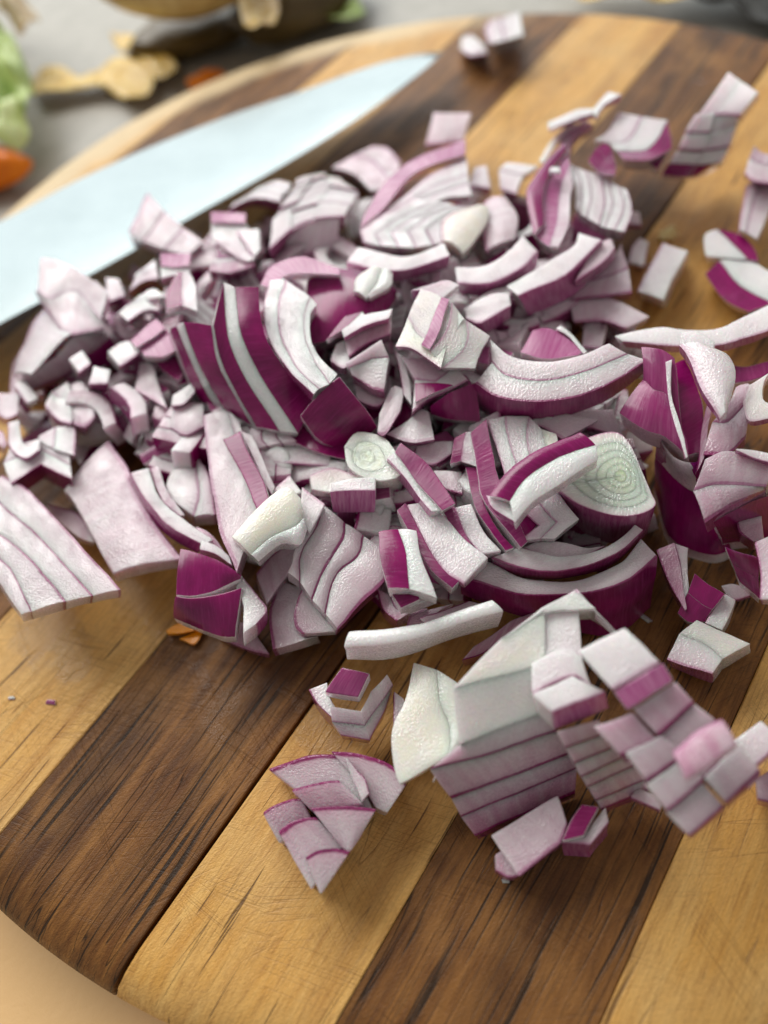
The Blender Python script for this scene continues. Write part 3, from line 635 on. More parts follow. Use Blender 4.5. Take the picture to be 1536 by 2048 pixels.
# lone pieces on the front wood
O('zigzag layered chunk with a shiny magenta top below the white crescent', 'h', '600,500 765,530 850,360 900,215|545,420 735,447 800,345 905,200|535,330 708,362 775,235 870,140', (1.0, 1.35), (0, 14, -.7), 'vw', sk=.6, sm=0, tint=.3)
O('shiny magenta skin tile on the zigzag layered chunk', 'h', '495,255 700,290|600,100 770,150', (1.5, 1.6), (2, 9, -.28), 's', sk=.75)
O('white left flank with purple wall of the zigzag layered chunk', 'h', '410,225 470,330 590,460|520,180 540,290 600,400', 1.15, (2, 18, -.8), 'w', sk=.75)
def scale_fan():
    zs = 'v'
    base = P(700, 1660, 0); root = empty('onion_fan', base)
    specs = [('170,705 300,660 430,620 640,625|300,850 430,810 600,780 760,870|470,940 560,900 680,930 790,950', .95, .22), ('540,598 700,612 890,680 985,790|640,640 740,740 860,780 925,850|780,890 800,930 840,950 870,960', 1.0, .28),
             ('130,960 200,915 300,880 370,880|215,1090 240,1075 330,1010 400,985|230,1150 300,1100 380,1040 440,1030', .9, .4), ('300,832 400,800 500,775 575,768|370,900 450,900 560,850 600,880|420,950 520,940 640,930 740,920', 1.08, .45),
             ('418,938 560,925 700,925 805,940|520,1050 620,1040 700,1010 775,1050|600,1170 620,1180 650,1190 700,1120', 1.12, .35), ('222,1072 290,1020 370,992 445,990|280,1200 400,1120 500,1080 560,1100|420,1420 500,1300 580,1200 610,1180', 1.05, .4),
             ('385,1228 460,1190 560,1178 650,1195|430,1330 500,1300 560,1270 600,1260|478,1440 482,1438 486,1436 490,1432', 1.12, .35), ('640,640 700,720 740,760 765,850|620,640 660,760 690,820 720,900', 1.14, .25)]
    for q, (cv, z, tn) in enumerate(specs):
        ox, oy, s = ZN['h']; C = []
        rows = cv.split('|')
        for ri, row in enumerate(rows): C.append([P(ox+float(a.split(',')[0])/s, oy+float(a.split(',')[1])/s, z-.10*ri) for a in row.split()])
        A = cat_rom(C[0], 4); B = cat_rom(C[-1], 4)
        solid('layer', A, B, P(ox/1+200+2, oy+300+10, .1)-P(ox+200, oy+300, z), 'w', .95, tn, .03, 300+q, root, base, amp=.012)
        if len(C) == 3:
            pass
    tag(root, 'fan of overlapping purple edged scales alone on the light strip at the front', 'onion piece')
scale_fan()
O('milky white triangular slab with sheer sides left of the white block cluster', 'h', '1032,75 980,300 905,480 912,700 935,790|1160,120 1180,300 1240,450 1230,600 1180,650|1280,190 1340,340 1350,480 1220,640 1132,778', 1.5, (3, 8, -.5), 'cw', sk=0, tint=.04, bul=.04, gap=0, core=[.3, .22])
O('thin clear flap of onion at the left of the milky triangular slab', 'h', '905,245 905,400 908,540|965,290 960,380 930,480', 1.1, (0, 10, -.4), 'v', sk=.6)
# big blurred cluster of cut blocks, front right
O('leftmost cut block of the front right cluster with creamy top and purple seamed layers', 'g', '375,1012 560,935 770,840|318,938 540,850 775,745|283,867 480,790 750,685|195,748 400,700 700,600|310,650 430,600 660,520|290,430 480,380 650,330|480,232 560,180 650,120|640,110 770,42 850,110', (.45, .8, 1.2, 1.75, 2.0, 2.35, 2.45, 2.45), (6, 14, -.42), 'pmmvncn', sk=1.0, isk=1.0, sm=0, bul=0, amp=.014, cat='onion block', core=[0, 0, 0, 0, .1, .22, .12])
O('white back corner of the leftmost cut block below the ring slice', 'g', '600,440 800,300|640,120 780,38|790,60 935,205', 2.35, (2, 14, -.5), 'wv', sk=.3, sm=0, tint=.1)
O('middle cut block of the front right cluster with a bright white top corner', 'g', '875,905 1060,830|840,842 1030,757|800,782 980,700|748,690 915,630|700,598 865,555', (.8, 2.3), (3, 14, -.5), 'pmmmmm', n=6, sk=1.0, isk=1.0, amp=.012, cat='onion block')
O('bright white end block resting on the middle cut block', 'g', '680,525 895,440|600,455 760,378', 2.65, (8, 34, -.5), 'w', sk=.15, tint=.0, cat='onion block')
O('pale white slab between the two front cut blocks and the milky creamy top', 'g', '605,452 760,376 840,420|600,330 720,270 800,300', 2.5, (4, 14, -.5), 'w', sk=.2, tint=.1, cat='onion block')
O('rightmost cut block of the front right cluster with purple seams and a dark purple end', 'g', '1240,1010 1380,895 1510,770|1140,912 1280,790 1420,665|1050,808 1200,690 1335,560|965,690 1100,620 1240,490|850,572 1000,515 1165,405', (2.2, 2.75), (3, 14, -.5), 'vvvm', sk=1.0, isk=1.0, cols=[.5], amp=.014, cat='onion block')
O('white end block with a rosy wall on top of the rightmost cut block', 'g', '925,440 1115,330|780,283 965,190', 3.05, (0, 4, -.35), 'w', sk=.2, tint=0, cat='onion block')
O('rosy pink wall of the white end block on the rightmost cut block', 'g', '925,442 1116,332|985,515 1158,402', (3.02, 2.95), (0, 4, -.35), 'q', sk=.4, cat='onion block')
O('pink translucent sliver resting on the rightmost cut block', 'g', '1150,680 1250,600 1350,550|1215,790 1330,720 1410,660', 2.95, (0, 5, -.2), 'p', sk=.3, tint=.8, bul=.05, cat='onion block')
O('white dice in shade under the leftmost cut block on the dark strip', 'g', '550,1172 720,1040 745,965|440,1012 570,930 700,852', .85, (0, 10, -.75), 'w', sk=.5, tint=.35, sm=0)
O('small curled flap at the front corner of the shaded white dice', 'g', '458,1150 505,1180 550,1170|455,1085 500,1062 535,1100', .6, (0, 6, -.5), 'm', sk=.6)
O('small block with a magenta top beside the shaded white dice', 'g', '720,1032 760,945 800,885|812,1018 840,950 865,895', .95, (2, 10, -.4), 's', sk=.95)
O('white cut side of the small magenta topped block', 'g', '722,1040 830,1050 905,960|812,1020 845,960 895,900', .85, (0, 26, -.75), 'v', sk=.5, sm=0)
O('white sliver behind the rightmost cut block on the dark strip', 'g', '990,860 1110,915|1020,820 1120,870', .9, (0, 8, -.6), 'v', sk=.3)
O('glassy white dice with a torn edge alone on the dark strip at the right', 'm', '430,1620 660,1715 895,1795|560,1370 800,1480 990,1640|725,1225 1000,1350 1285,1465', .95, (2, 18, -.85), 'vc', sk=.4, tint=.12, core=[0, .2], gap=0)
O('magenta wedge with a white side above the glassy white dice', 'm', '540,1150 660,1250 820,1250|650,960 800,1080 905,1130|725,770 870,880 1025,970', (.9, 1.2), (0, 8, -.5), 'ss', sk=1.0, gap=0)
O('white cut side of the magenta wedge above the glassy dice', 'm', '825,1270 905,1135 1025,970|1000,1340 1080,1180 1130,1030', .95, (0, 12, -.7), 'w', sk=.2)
O('clear mauve strip left of the magenta wedge on the dark strip', 'm', '320,510 420,790 600,1140|500,440 570,700 620,1120', 1.1, (0, 8, -.5), 'p', sk=.8)
O('white cut edge beside the clear mauve strip', 'm', '505,440 575,700 622,1120|650,480 640,700 660,900', 1.0, (0, 8, -.5), 'v', sk=.3)
O('thin white leaf right of the magenta wedge', 'm', '1030,960 1130,1010 1290,970|980,870 1100,850 1230,900', .5, (0, 6, -.4), 'v', sk=.3)
O('stack of glossy magenta bands with white flesh at the right edge', 'm', '1180,830 1380,1020|1110,640 1380,800|1020,470 1390,590', (1.2, 1.9), (0, 12, -.6), 'ss', sk=1.0, sm=0)
O('white flesh above the glossy magenta bands at the right edge', 'm', '1385,1020 1390,760 1320,440|1600,1020 1600,700 1600,300', 1.9, (0, 10, -.6), 'v', sk=.4)
O('rosy shoulder above the glossy magenta bands at the right edge', 'm', '1130,160 1160,330 1310,440|1400,100 1400,250 1420,420', 1.5, (0, 16, -.8), 'm', sk=.9)
O('white dice at the right edge behind the rightmost cut block', 'g', '1480,740 1600,640|1400,630 1510,555', 1.7, (2, 12, -.6), 'w', sk=.3)
O('rosy chip under the white dice at the right edge', 'g', '1490,870 1600,900|1480,790 1600,720', 1.0, (0, 12, -.8), 'm', sk=.8)
# right: the opened shell
O('bright magenta outer skin petal of the opened shell at the right', 'f', '230,1010 420,1150 560,1200 735,1345|400,760 480,850 590,900 690,1130|390,520 480,540 560,560 640,600', (2.2, 2.7), (4, 26, -.5), 'ss', sk=.75, bul=.12, gap=0)
O('thin white rim of the opened magenta shell', 'f', '580,620 595,850 650,1100 728,1352|625,600 620,840 690,1090 745,1340', 2.85, (0, 8, -.3), 'w', sk=.1)
O('dark red hollow inside the opened magenta shell', 'f', '640,640 620,840 690,1090 745,1330|720,600 800,780 860,950 860,1300', (2.1, 2.1), (0, 40, -.9), 's', sk=1.0)
O('white tongue shaped flap hanging over the opened magenta shell', 'f', '680,500 760,640 840,850 985,1050|930,520 1040,600 1085,760 1030,1020', 3.1, (0, 12, -.3), 'w', sk=.15, tint=.05, bul=.18)
O('deep purple belly of the opened shell above the dark strip', 'f', '480,1580 600,1950 900,2080 1080,2040|490,1350 650,1500 850,1640 1000,1800|510,1130 640,1330 800,1380 900,1300', (.35, 2.1), (2, 20, -.3), 'ss', sk=1.0, bul=.0, gap=0)
O('purple inner wall right of the hollow of the opened shell', 'f', '800,1450 830,1250 880,950|880,1300 905,1100 930,940', 2.3, (0, 20, -.9), 'p', sk=.9)
O('silvery folded inner sheet right of the opened shell', 'f', '870,1840 1090,1720 1350,1590|780,1600 1000,1560 1350,1570|880,1350 1050,1300 1400,1380', (2.2, 2.5), (4, 20, -.5), 'mm', sk=.8, tint=.55, bul=.08)
O('silvery crumpled skin above the folded inner sheet', 'f', '860,1330 1030,1340 1180,1200|930,1080 1050,1080 1220,880|1060,940 1090,830 1190,780', (2.4, 2.3), (0, 20, -.6), 'mp', sk=.9, tint=.5, bul=.1)
O('magenta shell piece behind the white crescent at the right edge', 'f', '1085,780 1230,760 1400,700|1080,640 1200,650 1400,600', 1.8, (0, 22, -.8), 's', sk=.9)
O('creamy white crescent cut off by the right edge of the photo', 'f', '1190,800 1180,950 1220,1080 1400,1050|1400,680 1330,750 1320,900 1420,960', 2.8, (0, 10, -.4), 'w', sk=.1, core=[.15])
O('pink edged sliver under the creamy crescent at the right edge', 'f', '1100,1300 1250,1360 1400,1400|1110,1290 1250,1300 1400,1330', 2.7, (0, 6, -.2), 'w', sk=.7)
O('dark magenta shell under the silvery sheet at the right edge', 'f', '1000,2010 1200,1990 1450,1980|930,1830 1150,1720 1450,1600', (.6, 2.0), (0, 20, -.9), 's', sk=1.0, bul=.1)
O('long white strip with a fork crossing towards the right edge', 'f', '250,470 520,500 700,500 1000,490 1200,430 1420,350|190,425 500,362 720,372 1000,352 1180,270 1420,160', 2.2, (0, 14, -.4), 'w', sk=.3, tint=.0)
O('white knot where the flap meets the long forked strip', 'f', '690,500 760,530 930,560|700,400 820,400 950,480', 2.6, (0, 8, -.4), 'w', sk=.1)
# right background
O('chunk with a magenta side above the forked strip at the right edge', 'k', '1232,640 1330,780 1440,835|1300,585 1400,700 1560,790|1340,575 1450,585 1560,640', .95, (2, 10, -.7), 'sw', sk=1.0)
O('white wedge with a magenta back behind the magenta sided chunk at the right edge', 'k', '1490,590 1470,530 1420,465 1310,430|1435,575 1400,530 1350,480 1290,432|1240,560 1232,500 1235,450 1285,428', 1.0, (0, 16, -.8), 'sw', sk=1.0)
O('white rectangular dice alone on the light strip right of the pile', 'k', '900,728 965,610 1025,493|1030,775 1090,650 1152,535', .95, (3, 18, -.8), 'w', sk=.1, tint=.05)
O('small white triangle left of the white rectangular dice', 'k', '855,590 880,520 915,470|940,610 950,540 960,490', .6, (0, 8, -.5), 'w', sk=.1)
O('mauve block cut off by the right edge with two grey layers', 'n', '1180,1420 1250,1480 1450,1500|1225,1290 1300,1340 1450,1360|1260,1190 1330,1250 1450,1280', 1.7, (0, 10, -.5), 'vm', sk=.6)
O('pale slab with purple edges under the mauve block at the right edge', 'n', '1130,1880 1170,1650 1200,1520|1190,1900 1260,1620 1330,1480|1290,1950 1420,1640 1450,1480', 1.2, (0, 14, -.8), 'vv', sk=.6)
O('tall leaning stack of five layers with a magenta base at upper right', 'n', '500,1440 740,1450 960,1330|560,1340 800,1345 990,1330|625,1228 850,1238 1060,1205|690,1098 900,1100 1120,1010|790,945 950,930 1145,940|1050,580 1160,650 1305,745', (1.1, 2.6), (4, 12, -.6), 'swwww', sk=.95, isk=.7, cols=[.5], tint=.14, amp=.02, cat='onion block')
O('curved stack of layers with a magenta right side left of the tall leaning stack', 'r', '1150,590 1060,640 960,640|1135,480 1060,590 930,600|1040,470 980,560 900,570|940,450 900,520 840,560', 2.0, (0, 22, -1.0), 'swv', sk=.95, tint=.2)
O('magenta right flank of the curved stack at upper right', 'r', '1150,560 1130,620 1090,680|1125,480 1080,580 1040,640', 1.6, (0, 16, -.9), 's', sk=1.0)
O('deep magenta petal in front of the curved stack at upper right', 'r', '820,640 870,690 925,700|850,590 890,630 930,660|880,572 910,590 925,640', 2.3, (0, 12, -.5), 'ss', sk=1.0, gap=0)
O('white matchstick lying left of the curved stack at upper right', 'r', '660,520 780,475 860,455|655,490 770,440 850,435', 2.2, (0, 8, -.35), 'w', sk=.1, tint=0)
O('white matchstick pointing up beside the lying one', 'r', '850,470 880,420 950,378|830,440 865,400 900,365', 2.4, (0, 10, -.4), 'w', sk=.1, tint=0)
O('pale green leg running down from the lying matchstick', 'r', '640,650 700,560 790,500|620,640 670,560 740,495', 1.9, (0, 8, -.5), 'w', sk=.1, core=[.3])
O('mauve layer between the matchsticks and the magenta crescent', 'r', '740,640 760,560 840,500|700,600 720,540 800,480', 1.8, (0, 14, -.8), 'm', sk=.5)
O('dark magenta crescent standing behind the white ring slices', 'r', '600,940 572,820 590,720 720,570|640,900 635,800 660,700 735,600', 2.45, (2, 14, -.6), 's', sk=.95, bul=.05)
O('pale rose band inside the dark magenta crescent', 'r', '605,945 640,900 640,760 735,610|660,990 690,900 700,780 745,660|700,990 740,900 745,800 760,740', 2.35, (2, 18, -.7), 'qm', sk=.5)
O('tiny white crumb on the dark magenta crescent', 'r', '660,690 705,695|665,672 700,670', 2.65, (0, 4, -.15), 'w', sk=0)
O('chunk of pale pink striped layers right of the dark magenta crescent', 'r', '975,760 990,850 960,930|930,740 940,830 900,920|860,700 880,800 860,900|790,680 810,780 800,860|740,650 760,740 770,830', 2.1, (0, 20, -.9), 'wwwvvv', n=6, sk=.8, isk=.9, tint=.25)
O('grey white scrap at the foot of the pink striped chunk', 'r', '960,900 1030,900|980,850 1020,850', .8, (0, 10, -.6), 'v', sk=.1)
O('small pale layered block behind the dark magenta crescent', 'r', '470,760 530,780|460,680 560,700|490,650 620,660', 1.4, (0, 12, -.7), 'vw', sk=.9)
O('upright white nib behind the pale layered block', 'r', '340,740 430,760|360,670 410,660', 1.5, (0, 14, -.7), 'v', sk=.2)
O('two tone dice at the far rim of the board right of the knife tip', 'r', '420,175 400,120 410,85|480,165 470,120 460,70|560,140 550,90 545,45', 1.0, (0, 6, -.7), 'vw', sk=1.0)
O('small mauve chip beside the two tone dice near the knife tip', 'r', '305,200 350,225 420,215|310,150 350,140 400,180', .6, (0, 8, -.5), 'w', sk=.4)
# upper middle of the pile
O('large chevron chunk of five nested layers in the upper middle of the pile', 'j', '905,600 890,530 1040,430 1180,340|1010,620 975,552 1110,452 1300,362|1110,632 1065,550 1190,450 1390,368|1215,640 1160,543 1270,452 1440,385|1315,622 1262,530 1370,450 1500,395|1420,590 1360,490 1440,420 1530,410', 2.2, (0, 18, -.7), 'vvvvw', sk=.7, isk=.6, sm=0, tint=.2)
O('greenish white rounded piece right of the large chevron chunk', 'j', '1370,600 1370,500 1450,430 1540,400|1500,670 1570,600 1640,500 1640,400', 2.3, (0, 16, -.6), 'c', sk=.1, bul=.15)
O('pale mauve rounded piece right of the greenish white one', 'k', '170,540 150,420 160,300|310,480 330,380 270,280', 2.1, (0, 16, -.7), 'v', sk=.4, bul=.12)
O('pink arched outer layer at the back of the pile', 'j', '885,520 935,390 1050,230 1200,110 1510,0|1000,430 1080,340 1160,240 1260,170 1510,85', 2.2, (0, 12, -.6), 'q', sk=.45)
O('three pink striped layers under the arched outer layer', 'j', '1000,440 1130,340 1300,210 1510,95|1040,440 1150,370 1310,270 1520,190|1080,450 1240,360 1400,290 1530,250|1100,450 1260,400 1400,340 1540,330', 2.1, (0, 12, -.6), 'mvv', sk=.6, tint=.35)
O('small mauve block with a magenta foot at the back of the pile', 'r', '165,585 320,575|200,450 350,450', (1.3, 1.6), (0, 10, -.6), 'm', sk=.9, tint=.5)
O('grey mauve block of three layers in the shade beside the knife', 'j', '1130,130 1050,40 960,30|1100,260 960,110 860,80|960,300 840,200 720,160', 1.0, (0, 14, -.8), 'mm', sk=.6, tint=.6)
O('stack of five arched layers beside the knife edge', 'j', '350,650 480,520 620,465 790,450|370,465 480,420 640,375 830,385|410,415 520,370 680,315 855,330|460,345 560,300 700,265 880,300|500,290 600,245 680,225 790,245|520,240 600,215 680,205 770,215', (2.2, 2.0, 1.9, 1.8, 1.7, 1.6), (4, 26, -.7), 'vvvvm', sk=.5, isk=.65, tint=.24, cols=[.34, .67])
O('pale front wall of the five layer arched stack', 'j', '350,655 500,680 600,690 760,640|470,520 560,480 650,460 770,450', (1.5, 2.15), (0, 10, -.6), 'm', sk=.4, tint=.35, bul=.1)
O('small stack of thin layers between the arched stack and the knife', 'j', '110,410 250,350 420,370|150,370 280,310 430,330|230,320 330,270 470,290|290,280 390,240 480,250', 1.7, (0, 16, -.8), 'vvv', sk=.7, tint=.3)
O('block with a rose skin tile on top beside the knife edge', 'j', '10,490 110,490 210,490|5,420 100,425 215,430', 2.2, (0, 10, -.5), 'q', sk=.5)
O('white cheek below the rose skin tile', 'j', '20,620 130,640 260,690|10,500 120,510 220,500', 2.1, (0, 12, -.5), 'w', sk=.2)
O('pointed white dice right of the rose skin tile', 'j', '150,540 260,690|290,530 300,640', 2.3, (0, 10, -.5), 'w', sk=.3, tint=.05)
O('nested triangular layers with a magenta heart left of the arched stack', 'j', '0,780 120,790 270,740|10,740 120,720 240,700|40,700 90,700 130,700|40,640 60,650 70,660', 2.35, (0, 16, -.6), 'pvs', sk=.8, sm=0)
O('white layer arm of the nested triangle', 'j', '30,590 150,690 220,720|60,580 180,640 270,700', 2.42, (0, 10, -.5), 'v', sk=.5)
O('grey striped block of three layers overlapping the knife edge', 's', '790,965 850,850 905,720|870,1015 940,930 1005,840|1000,1065 1060,1000 1120,930|1150,1110 1200,1070 1250,1025', (1.75, 1.45), (2, 16, -.45), 'vmm', sk=.7, isk=.9, sm=0, tint=.42)
O('thick white strip curving in front of the large chevron chunk', 'j', '800,720 950,760 1150,770 1420,690|870,632 1050,672 1200,682 1385,610', 2.5, (0, 22, -.6), 'w', sk=.3, tint=.02)
O('shiny white nub resting on the large magenta bulb half', 'j', '850,900 870,820 940,760|930,945 990,860 1020,760|950,940 1060,880 1080,790', 2.9, (0, 8, -.4), 'cw', sk=0, tint=0, bul=.12, gap=0, core=[.12, .08])
O('upper white ring slice right of the white curving strip', 'k', '35,690 200,690 350,620 430,535|20,610 180,600 300,520 355,460', 2.5, (2, 26, -.6), 'w', sk=.35, tint=.03)
O('lower white ring slice with a broad mauve wall in the upper right of the pile', 'k', '330,755 560,650 690,530 740,480|270,700 450,600 590,510 620,440', 2.45, (14, 46, -.9), 'w', sk=.4, tint=.03)
O('mauve end of the lower white ring slice', 'k', '600,690 730,600 800,520|690,540 740,490 780,475', 2.3, (4, 20, -.8), 'm', sk=.6, tint=.45)
O('mauve shaded layers right of the lower white ring slice', 'k', '580,780 720,760 880,740|650,690 760,660 860,620|740,590 800,560 830,500', 1.6, (0, 16, -.9), 'pm', sk=.8, tint=.5)
O('rose tinted curved layer at the right foot of the pile', 'k', '600,885 740,875 850,915|575,780 730,745 965,850', 1.5, (0, 10, -.7), 'v', sk=.5, tint=.35)
O('stubby pale leg under the rose tinted layer', 'k', '640,1000 740,1010|650,880 760,890', 1.3, (0, 14, -.7), 'v', sk=.3)
O('white block with a mauve side left of the ring slices', 'k', '110,890 200,860 300,750|60,820 180,730 290,710', 2.3, (0, 26, -.7), 'w', sk=.5, tint=.02)
O('small rosy nub right of the mauve sided white block', 'k', '260,950 350,930|290,890 340,890', 1.8, (0, 12, -.6), 'v', sk=.3)
# yellowish chunk and the large ring slice
O('yellowish white chunk with a pink seam at the back of the large ring slice', 'd', '175,330 260,340 400,435|235,190 300,280 430,320|300,40 400,80 515,190', (3.1, 3.1), (2, 10, -.6), 'cv', sk=.1, tint=.1, core=[.35, .15], gap=0)
O('pink band across the yellowish white chunk', 'd', '300,320 365,180 400,80|345,345 400,240 440,90', 3.2, (0, 6, -.2), 'q', sk=.45)
O('white facets right of the pink band on the yellowish chunk', 'd', '345,345 420,260 450,110|405,435 520,330 520,200|570,440 600,350 640,280', (3.15, 2.9), (0, 10, -.5), 'vw', sk=.3, tint=.12, core=[.15, .1], gap=0)
O('pale flake behind the yellowish white chunk', 'd', '250,60 330,60 400,90|370,20 430,0 490,20', 2.9, (0, 14, -.6), 'v', sk=.1)
O('white matchstick block behind the yellowish chunk', 'd', '520,190 600,215 750,130|520,140 640,70 740,60', 2.5, (2, 24, -.7), 'w', sk=.4)
O('large double ring slice with a long magenta wall crossing the middle of the pile', 'd', '572,512 680,580 830,605 1000,590 1200,540 1420,395|655,410 720,470 840,500 980,490 1140,450 1330,365|640,290 730,370 860,400 980,400 1120,370 1240,320', (2.6, 2.7), [(0, 46, -.9), (0, 46, -.8), (0, 42, -.75), (0, 36, -.7), (0, 28, -.6), (14, 14, -.4)], 'ww', sk=.85, isk=.6, tint=.12)
O('deep magenta left end below the large double ring slice', 'd', '345,665 450,690 590,700|350,630 450,560 570,512', (2.0, 2.45), (0, 12, -.6), 's', sk=1.0)
O('white triangular layered piece with a magenta inlay left of the large ring slice', 'd', '260,660 330,600 540,500|275,500 370,510 470,430|215,380 330,390 400,440', 2.55, (-4, 14, -.6), 'wv', sk=.5, sm=0)
O('magenta triangle inlaid in the white triangular piece', 'd', '275,605 340,570 465,520|272,503 340,506 440,515', 2.68, (0, 3, -.15), 's', sk=1.0, sm=0)
O('thin striped edge left of the white triangular piece', 'd', '205,560 190,430 170,345|255,620 240,500 215,380', 2.4, (0, 14, -.6), 'v', sk=.9)
O('bright pink tile with pale rim behind the large ring slice', 'd', '790,360 900,390 1080,370|860,250 960,245 1110,350', 2.3, (0, 12, -.5), 'q', sk=.5)
O('pale rim around the bright pink tile behind the ring slice', 'd', '965,248 1040,290 1110,360|990,230 1060,280 1130,350', 2.33, (0, 10, -.5), 'w', sk=.1)
O('mauve and white scrap below the right part of the large ring slice', 'd', '980,760 1150,740 1320,790|950,730 1100,660 1250,640', 1.7, (0, 12, -.6), 'vv', sk=.6)
# large magenta bulb half, sliced
O('sliced magenta bulb half at the centre left of the pile with white cut edges', 'b', '172,520 225,660 310,850 420,1040|212,500 275,660 372,850 470,1015|258,488 318,660 415,860 512,1012|420,500 452,680 535,870 660,1100|432,495 470,680 555,870 685,1105|490,255 520,560 635,840 830,1130|560,280 600,560 710,800 935,1145|705,270 735,560 860,760 1040,960', (2.1, 2.9), [(0, 22, -.8), (0, 26, -1.0), (0, 30, -1.2), (0, 26, -1.2)], 'swswswd', sk=1.0, isk=1.0, tint=.1, bul=.03, tilt=-1.4, dome=.35, gap=.0, cat='sliced onion half', name='sliced_onion_half')
O('white faced arched layers at the right of the sliced magenta bulb half', 'b', '760,235 735,400 760,580 860,745 1020,915|850,235 815,400 830,560 910,730 1055,880|1000,330 965,440 980,580 1050,740 1120,850|1040,380 1000,450 1020,600 1090,720 1165,790', (3.1, 3.05), (0, 20, -.7), 'wwv', sk=.6, isk=.55, tint=.04, cat='onion slice')
O('rosy crown layer arching over the sliced magenta bulb half', '.', '520,570 545,530 610,513 680,535|545,580 575,550 620,545 680,550', 2.9, (0, 14, -.6), 'q', sk=.5)
O('deep magenta shell behind the arched white faced layers', '.', '620,690 680,680 760,650 790,600|615,560 680,545 760,560 800,590', (2.3, 2.5), (0, 20, -1.0), 's', sk=1.0, bul=.25)
O('dark magenta diamond shaped facet at the front of the bulb half', '.', '600,830,.1 640,885,-.4 705,905,-.9|680,750,.5 725,810,.1 755,855,-.5', (2.5, 2.6), (0, 22, -.9), 's', sk=1.0, bul=.06)
O('dark underside block below the magenta diamond facet', '.', '560,870 620,900 700,920|600,830 660,850 740,860', 1.9, (0, 20, -1.2), 's', sk=1.0)
O('tiny white cube lying on the sliced magenta bulb half', '.', '462,645 500,645|460,600 503,598', 3.1, (1, 12, -.3), 'w', sk=.3, tint=.02)
O('small magenta tipped block at the upper left of the bulb half', 'b', '155,410 160,300 225,195|248,385 245,290 245,190|340,420 330,280 300,200', 2.75, (0, 12, -.5), 'sv', sk=1.0)
O('white layer with a rosy skin end above the magenta tipped block', 'b', '125,150 200,160 290,150|115,75 200,75 300,75', 2.5, (0, 10, -.5), 'q', sk=.55)
O('white cheek between the rosy end and the magenta tipped block', 'b', '130,230 200,210 290,200|125,155 200,160 290,160', 2.45, (0, 10, -.5), 'w', sk=.1)
# right of the bulb half
O('white barred matchstick with a magenta tip right of the bulb half', '.', '655,680 690,660|690,632 725,622|700,655 735,640', 2.9, (0, 8, -.4), 'sw', sk=1.0)
O('white matchstick with pink ticks right of the bulb half', 'b', '1210,575 1350,500 1480,460|1190,530 1330,440 1500,400', 3.0, (0, 14, -.5), 'w', sk=.5)
O('rose cushion layer under the ticked matchstick', 'b', '1230,690 1350,610 1480,560|1210,590 1350,520 1480,470', 2.7, (0, 14, -.6), 'm', sk=.6, tint=.55)
O('white faced layered dice right of the bulb half', 'b', '1250,800 1370,870 1440,890|1240,750 1380,700 1480,690|1215,720 1340,650 1430,590', (2.6, 2.9), (2, 22, -.6), 'vw', sk=.85, tint=.1, sm=0)
O('white wing left of the white faced layered dice', 'b', '1125,715 1190,760 1240,740|1160,620 1210,600 1225,640', 2.6, (0, 12, -.6), 'w', sk=.2)
O('white base layer under the white faced dice', 'b', '1275,940 1400,980 1490,900|1250,800 1370,860 1490,800', 2.1, (0, 14, -.7), 'v', sk=.3)
O('rosy upright wedge below the white faced dice', 'b', '1400,1140 1450,1150 1540,1010|1415,1020 1490,870 1560,880', 2.4, (0, 12, -.6), 'v', sk=.5, tint=.3)
O('white torn bits beside the onion core disc', 'd', '130,770 250,810 370,790|240,700 300,640 340,650', 2.2, (0, 12, -.6), 'w', sk=.1)
O('mauve piece under the torn white bits', 'd', '270,880 350,920 450,860|280,820 380,800 460,800', 1.9, (0, 14, -.6), 'v', sk=.5)
O('white dice with a dark line left of the fan foot', 'd', '380,1000 440,1040 510,1060|370,940 440,940 510,950', 1.9, (0, 12, -.6), 'v', sk=.8)
O('pale shard above the fan of white layers', 'd', '840,720 900,730 1000,790|860,690 1000,660 1180,690', 2.0, (0, 12, -.6), 'w', sk=.3)
# left pile beside the knife
O('tall white folded triangle overlapping the knife blade at the left', 'i', '205,300 330,500 420,560 625,515|220,300 300,350 440,300 600,480|240,110 330,120 480,190 640,300', (2.1, 2.4), (0, 10, -.5), 'wm', sk=.3, tint=.35, amp=.03)
O('smooth white lower lobe of the folded triangle left of the bulb half', 'i', '75,800 130,650 210,480 300,370|180,790 300,680 420,560 560,540', (1.6, 2.1), (0, 12, -.6), 'v', sk=.4, tint=.22, bul=.12)
O('mauve underside layer of the folded triangle above the small dice', 'i', '180,890 400,800 560,700 640,560|100,800 330,700 440,580 620,540', (1.2, 1.9), (0, 12, -.6), 'm', sk=.7, tint=.5, bul=.08)
O('purple shaded layer at the right side of the folded triangle', 'i', '560,400 640,470 640,300|430,280 550,380 560,230', 2.2, (0, 14, -.6), 'p', sk=.6, tint=.7)
O('pale grey chunk behind the tip of the folded triangle', 'i', '640,370 740,330|620,220 700,230', 1.6, (0, 14, -.6), 'v', sk=.4, tint=.3)
O('pair of pale blocks between the folded triangle and the bulb half', 'i', '760,480 850,410 940,420|700,430 760,380 860,350|820,330 900,290 980,330', 2.2, (0, 14, -.6), 'ww', sk=.3)
O('grey striped layers in shade beside the knife edge at left', 'i', '760,300 850,240 940,230|790,240 860,190 930,180|800,200 860,160 920,120', 1.7, (0, 14, -.7), 'mv', sk=.5)
O('two rosy skin tiles left of the bulb half', 'i', '810,640 920,570 980,520|770,600 850,520 920,465', 2.3, (0, 10, -.4), 'q', sk=.55)
O('deeper pink block below the rosy skin tiles', 'i', '850,690 960,690 1030,650|820,640 920,580 990,520', 2.2, (0, 12, -.5), 'q', sk=.7)
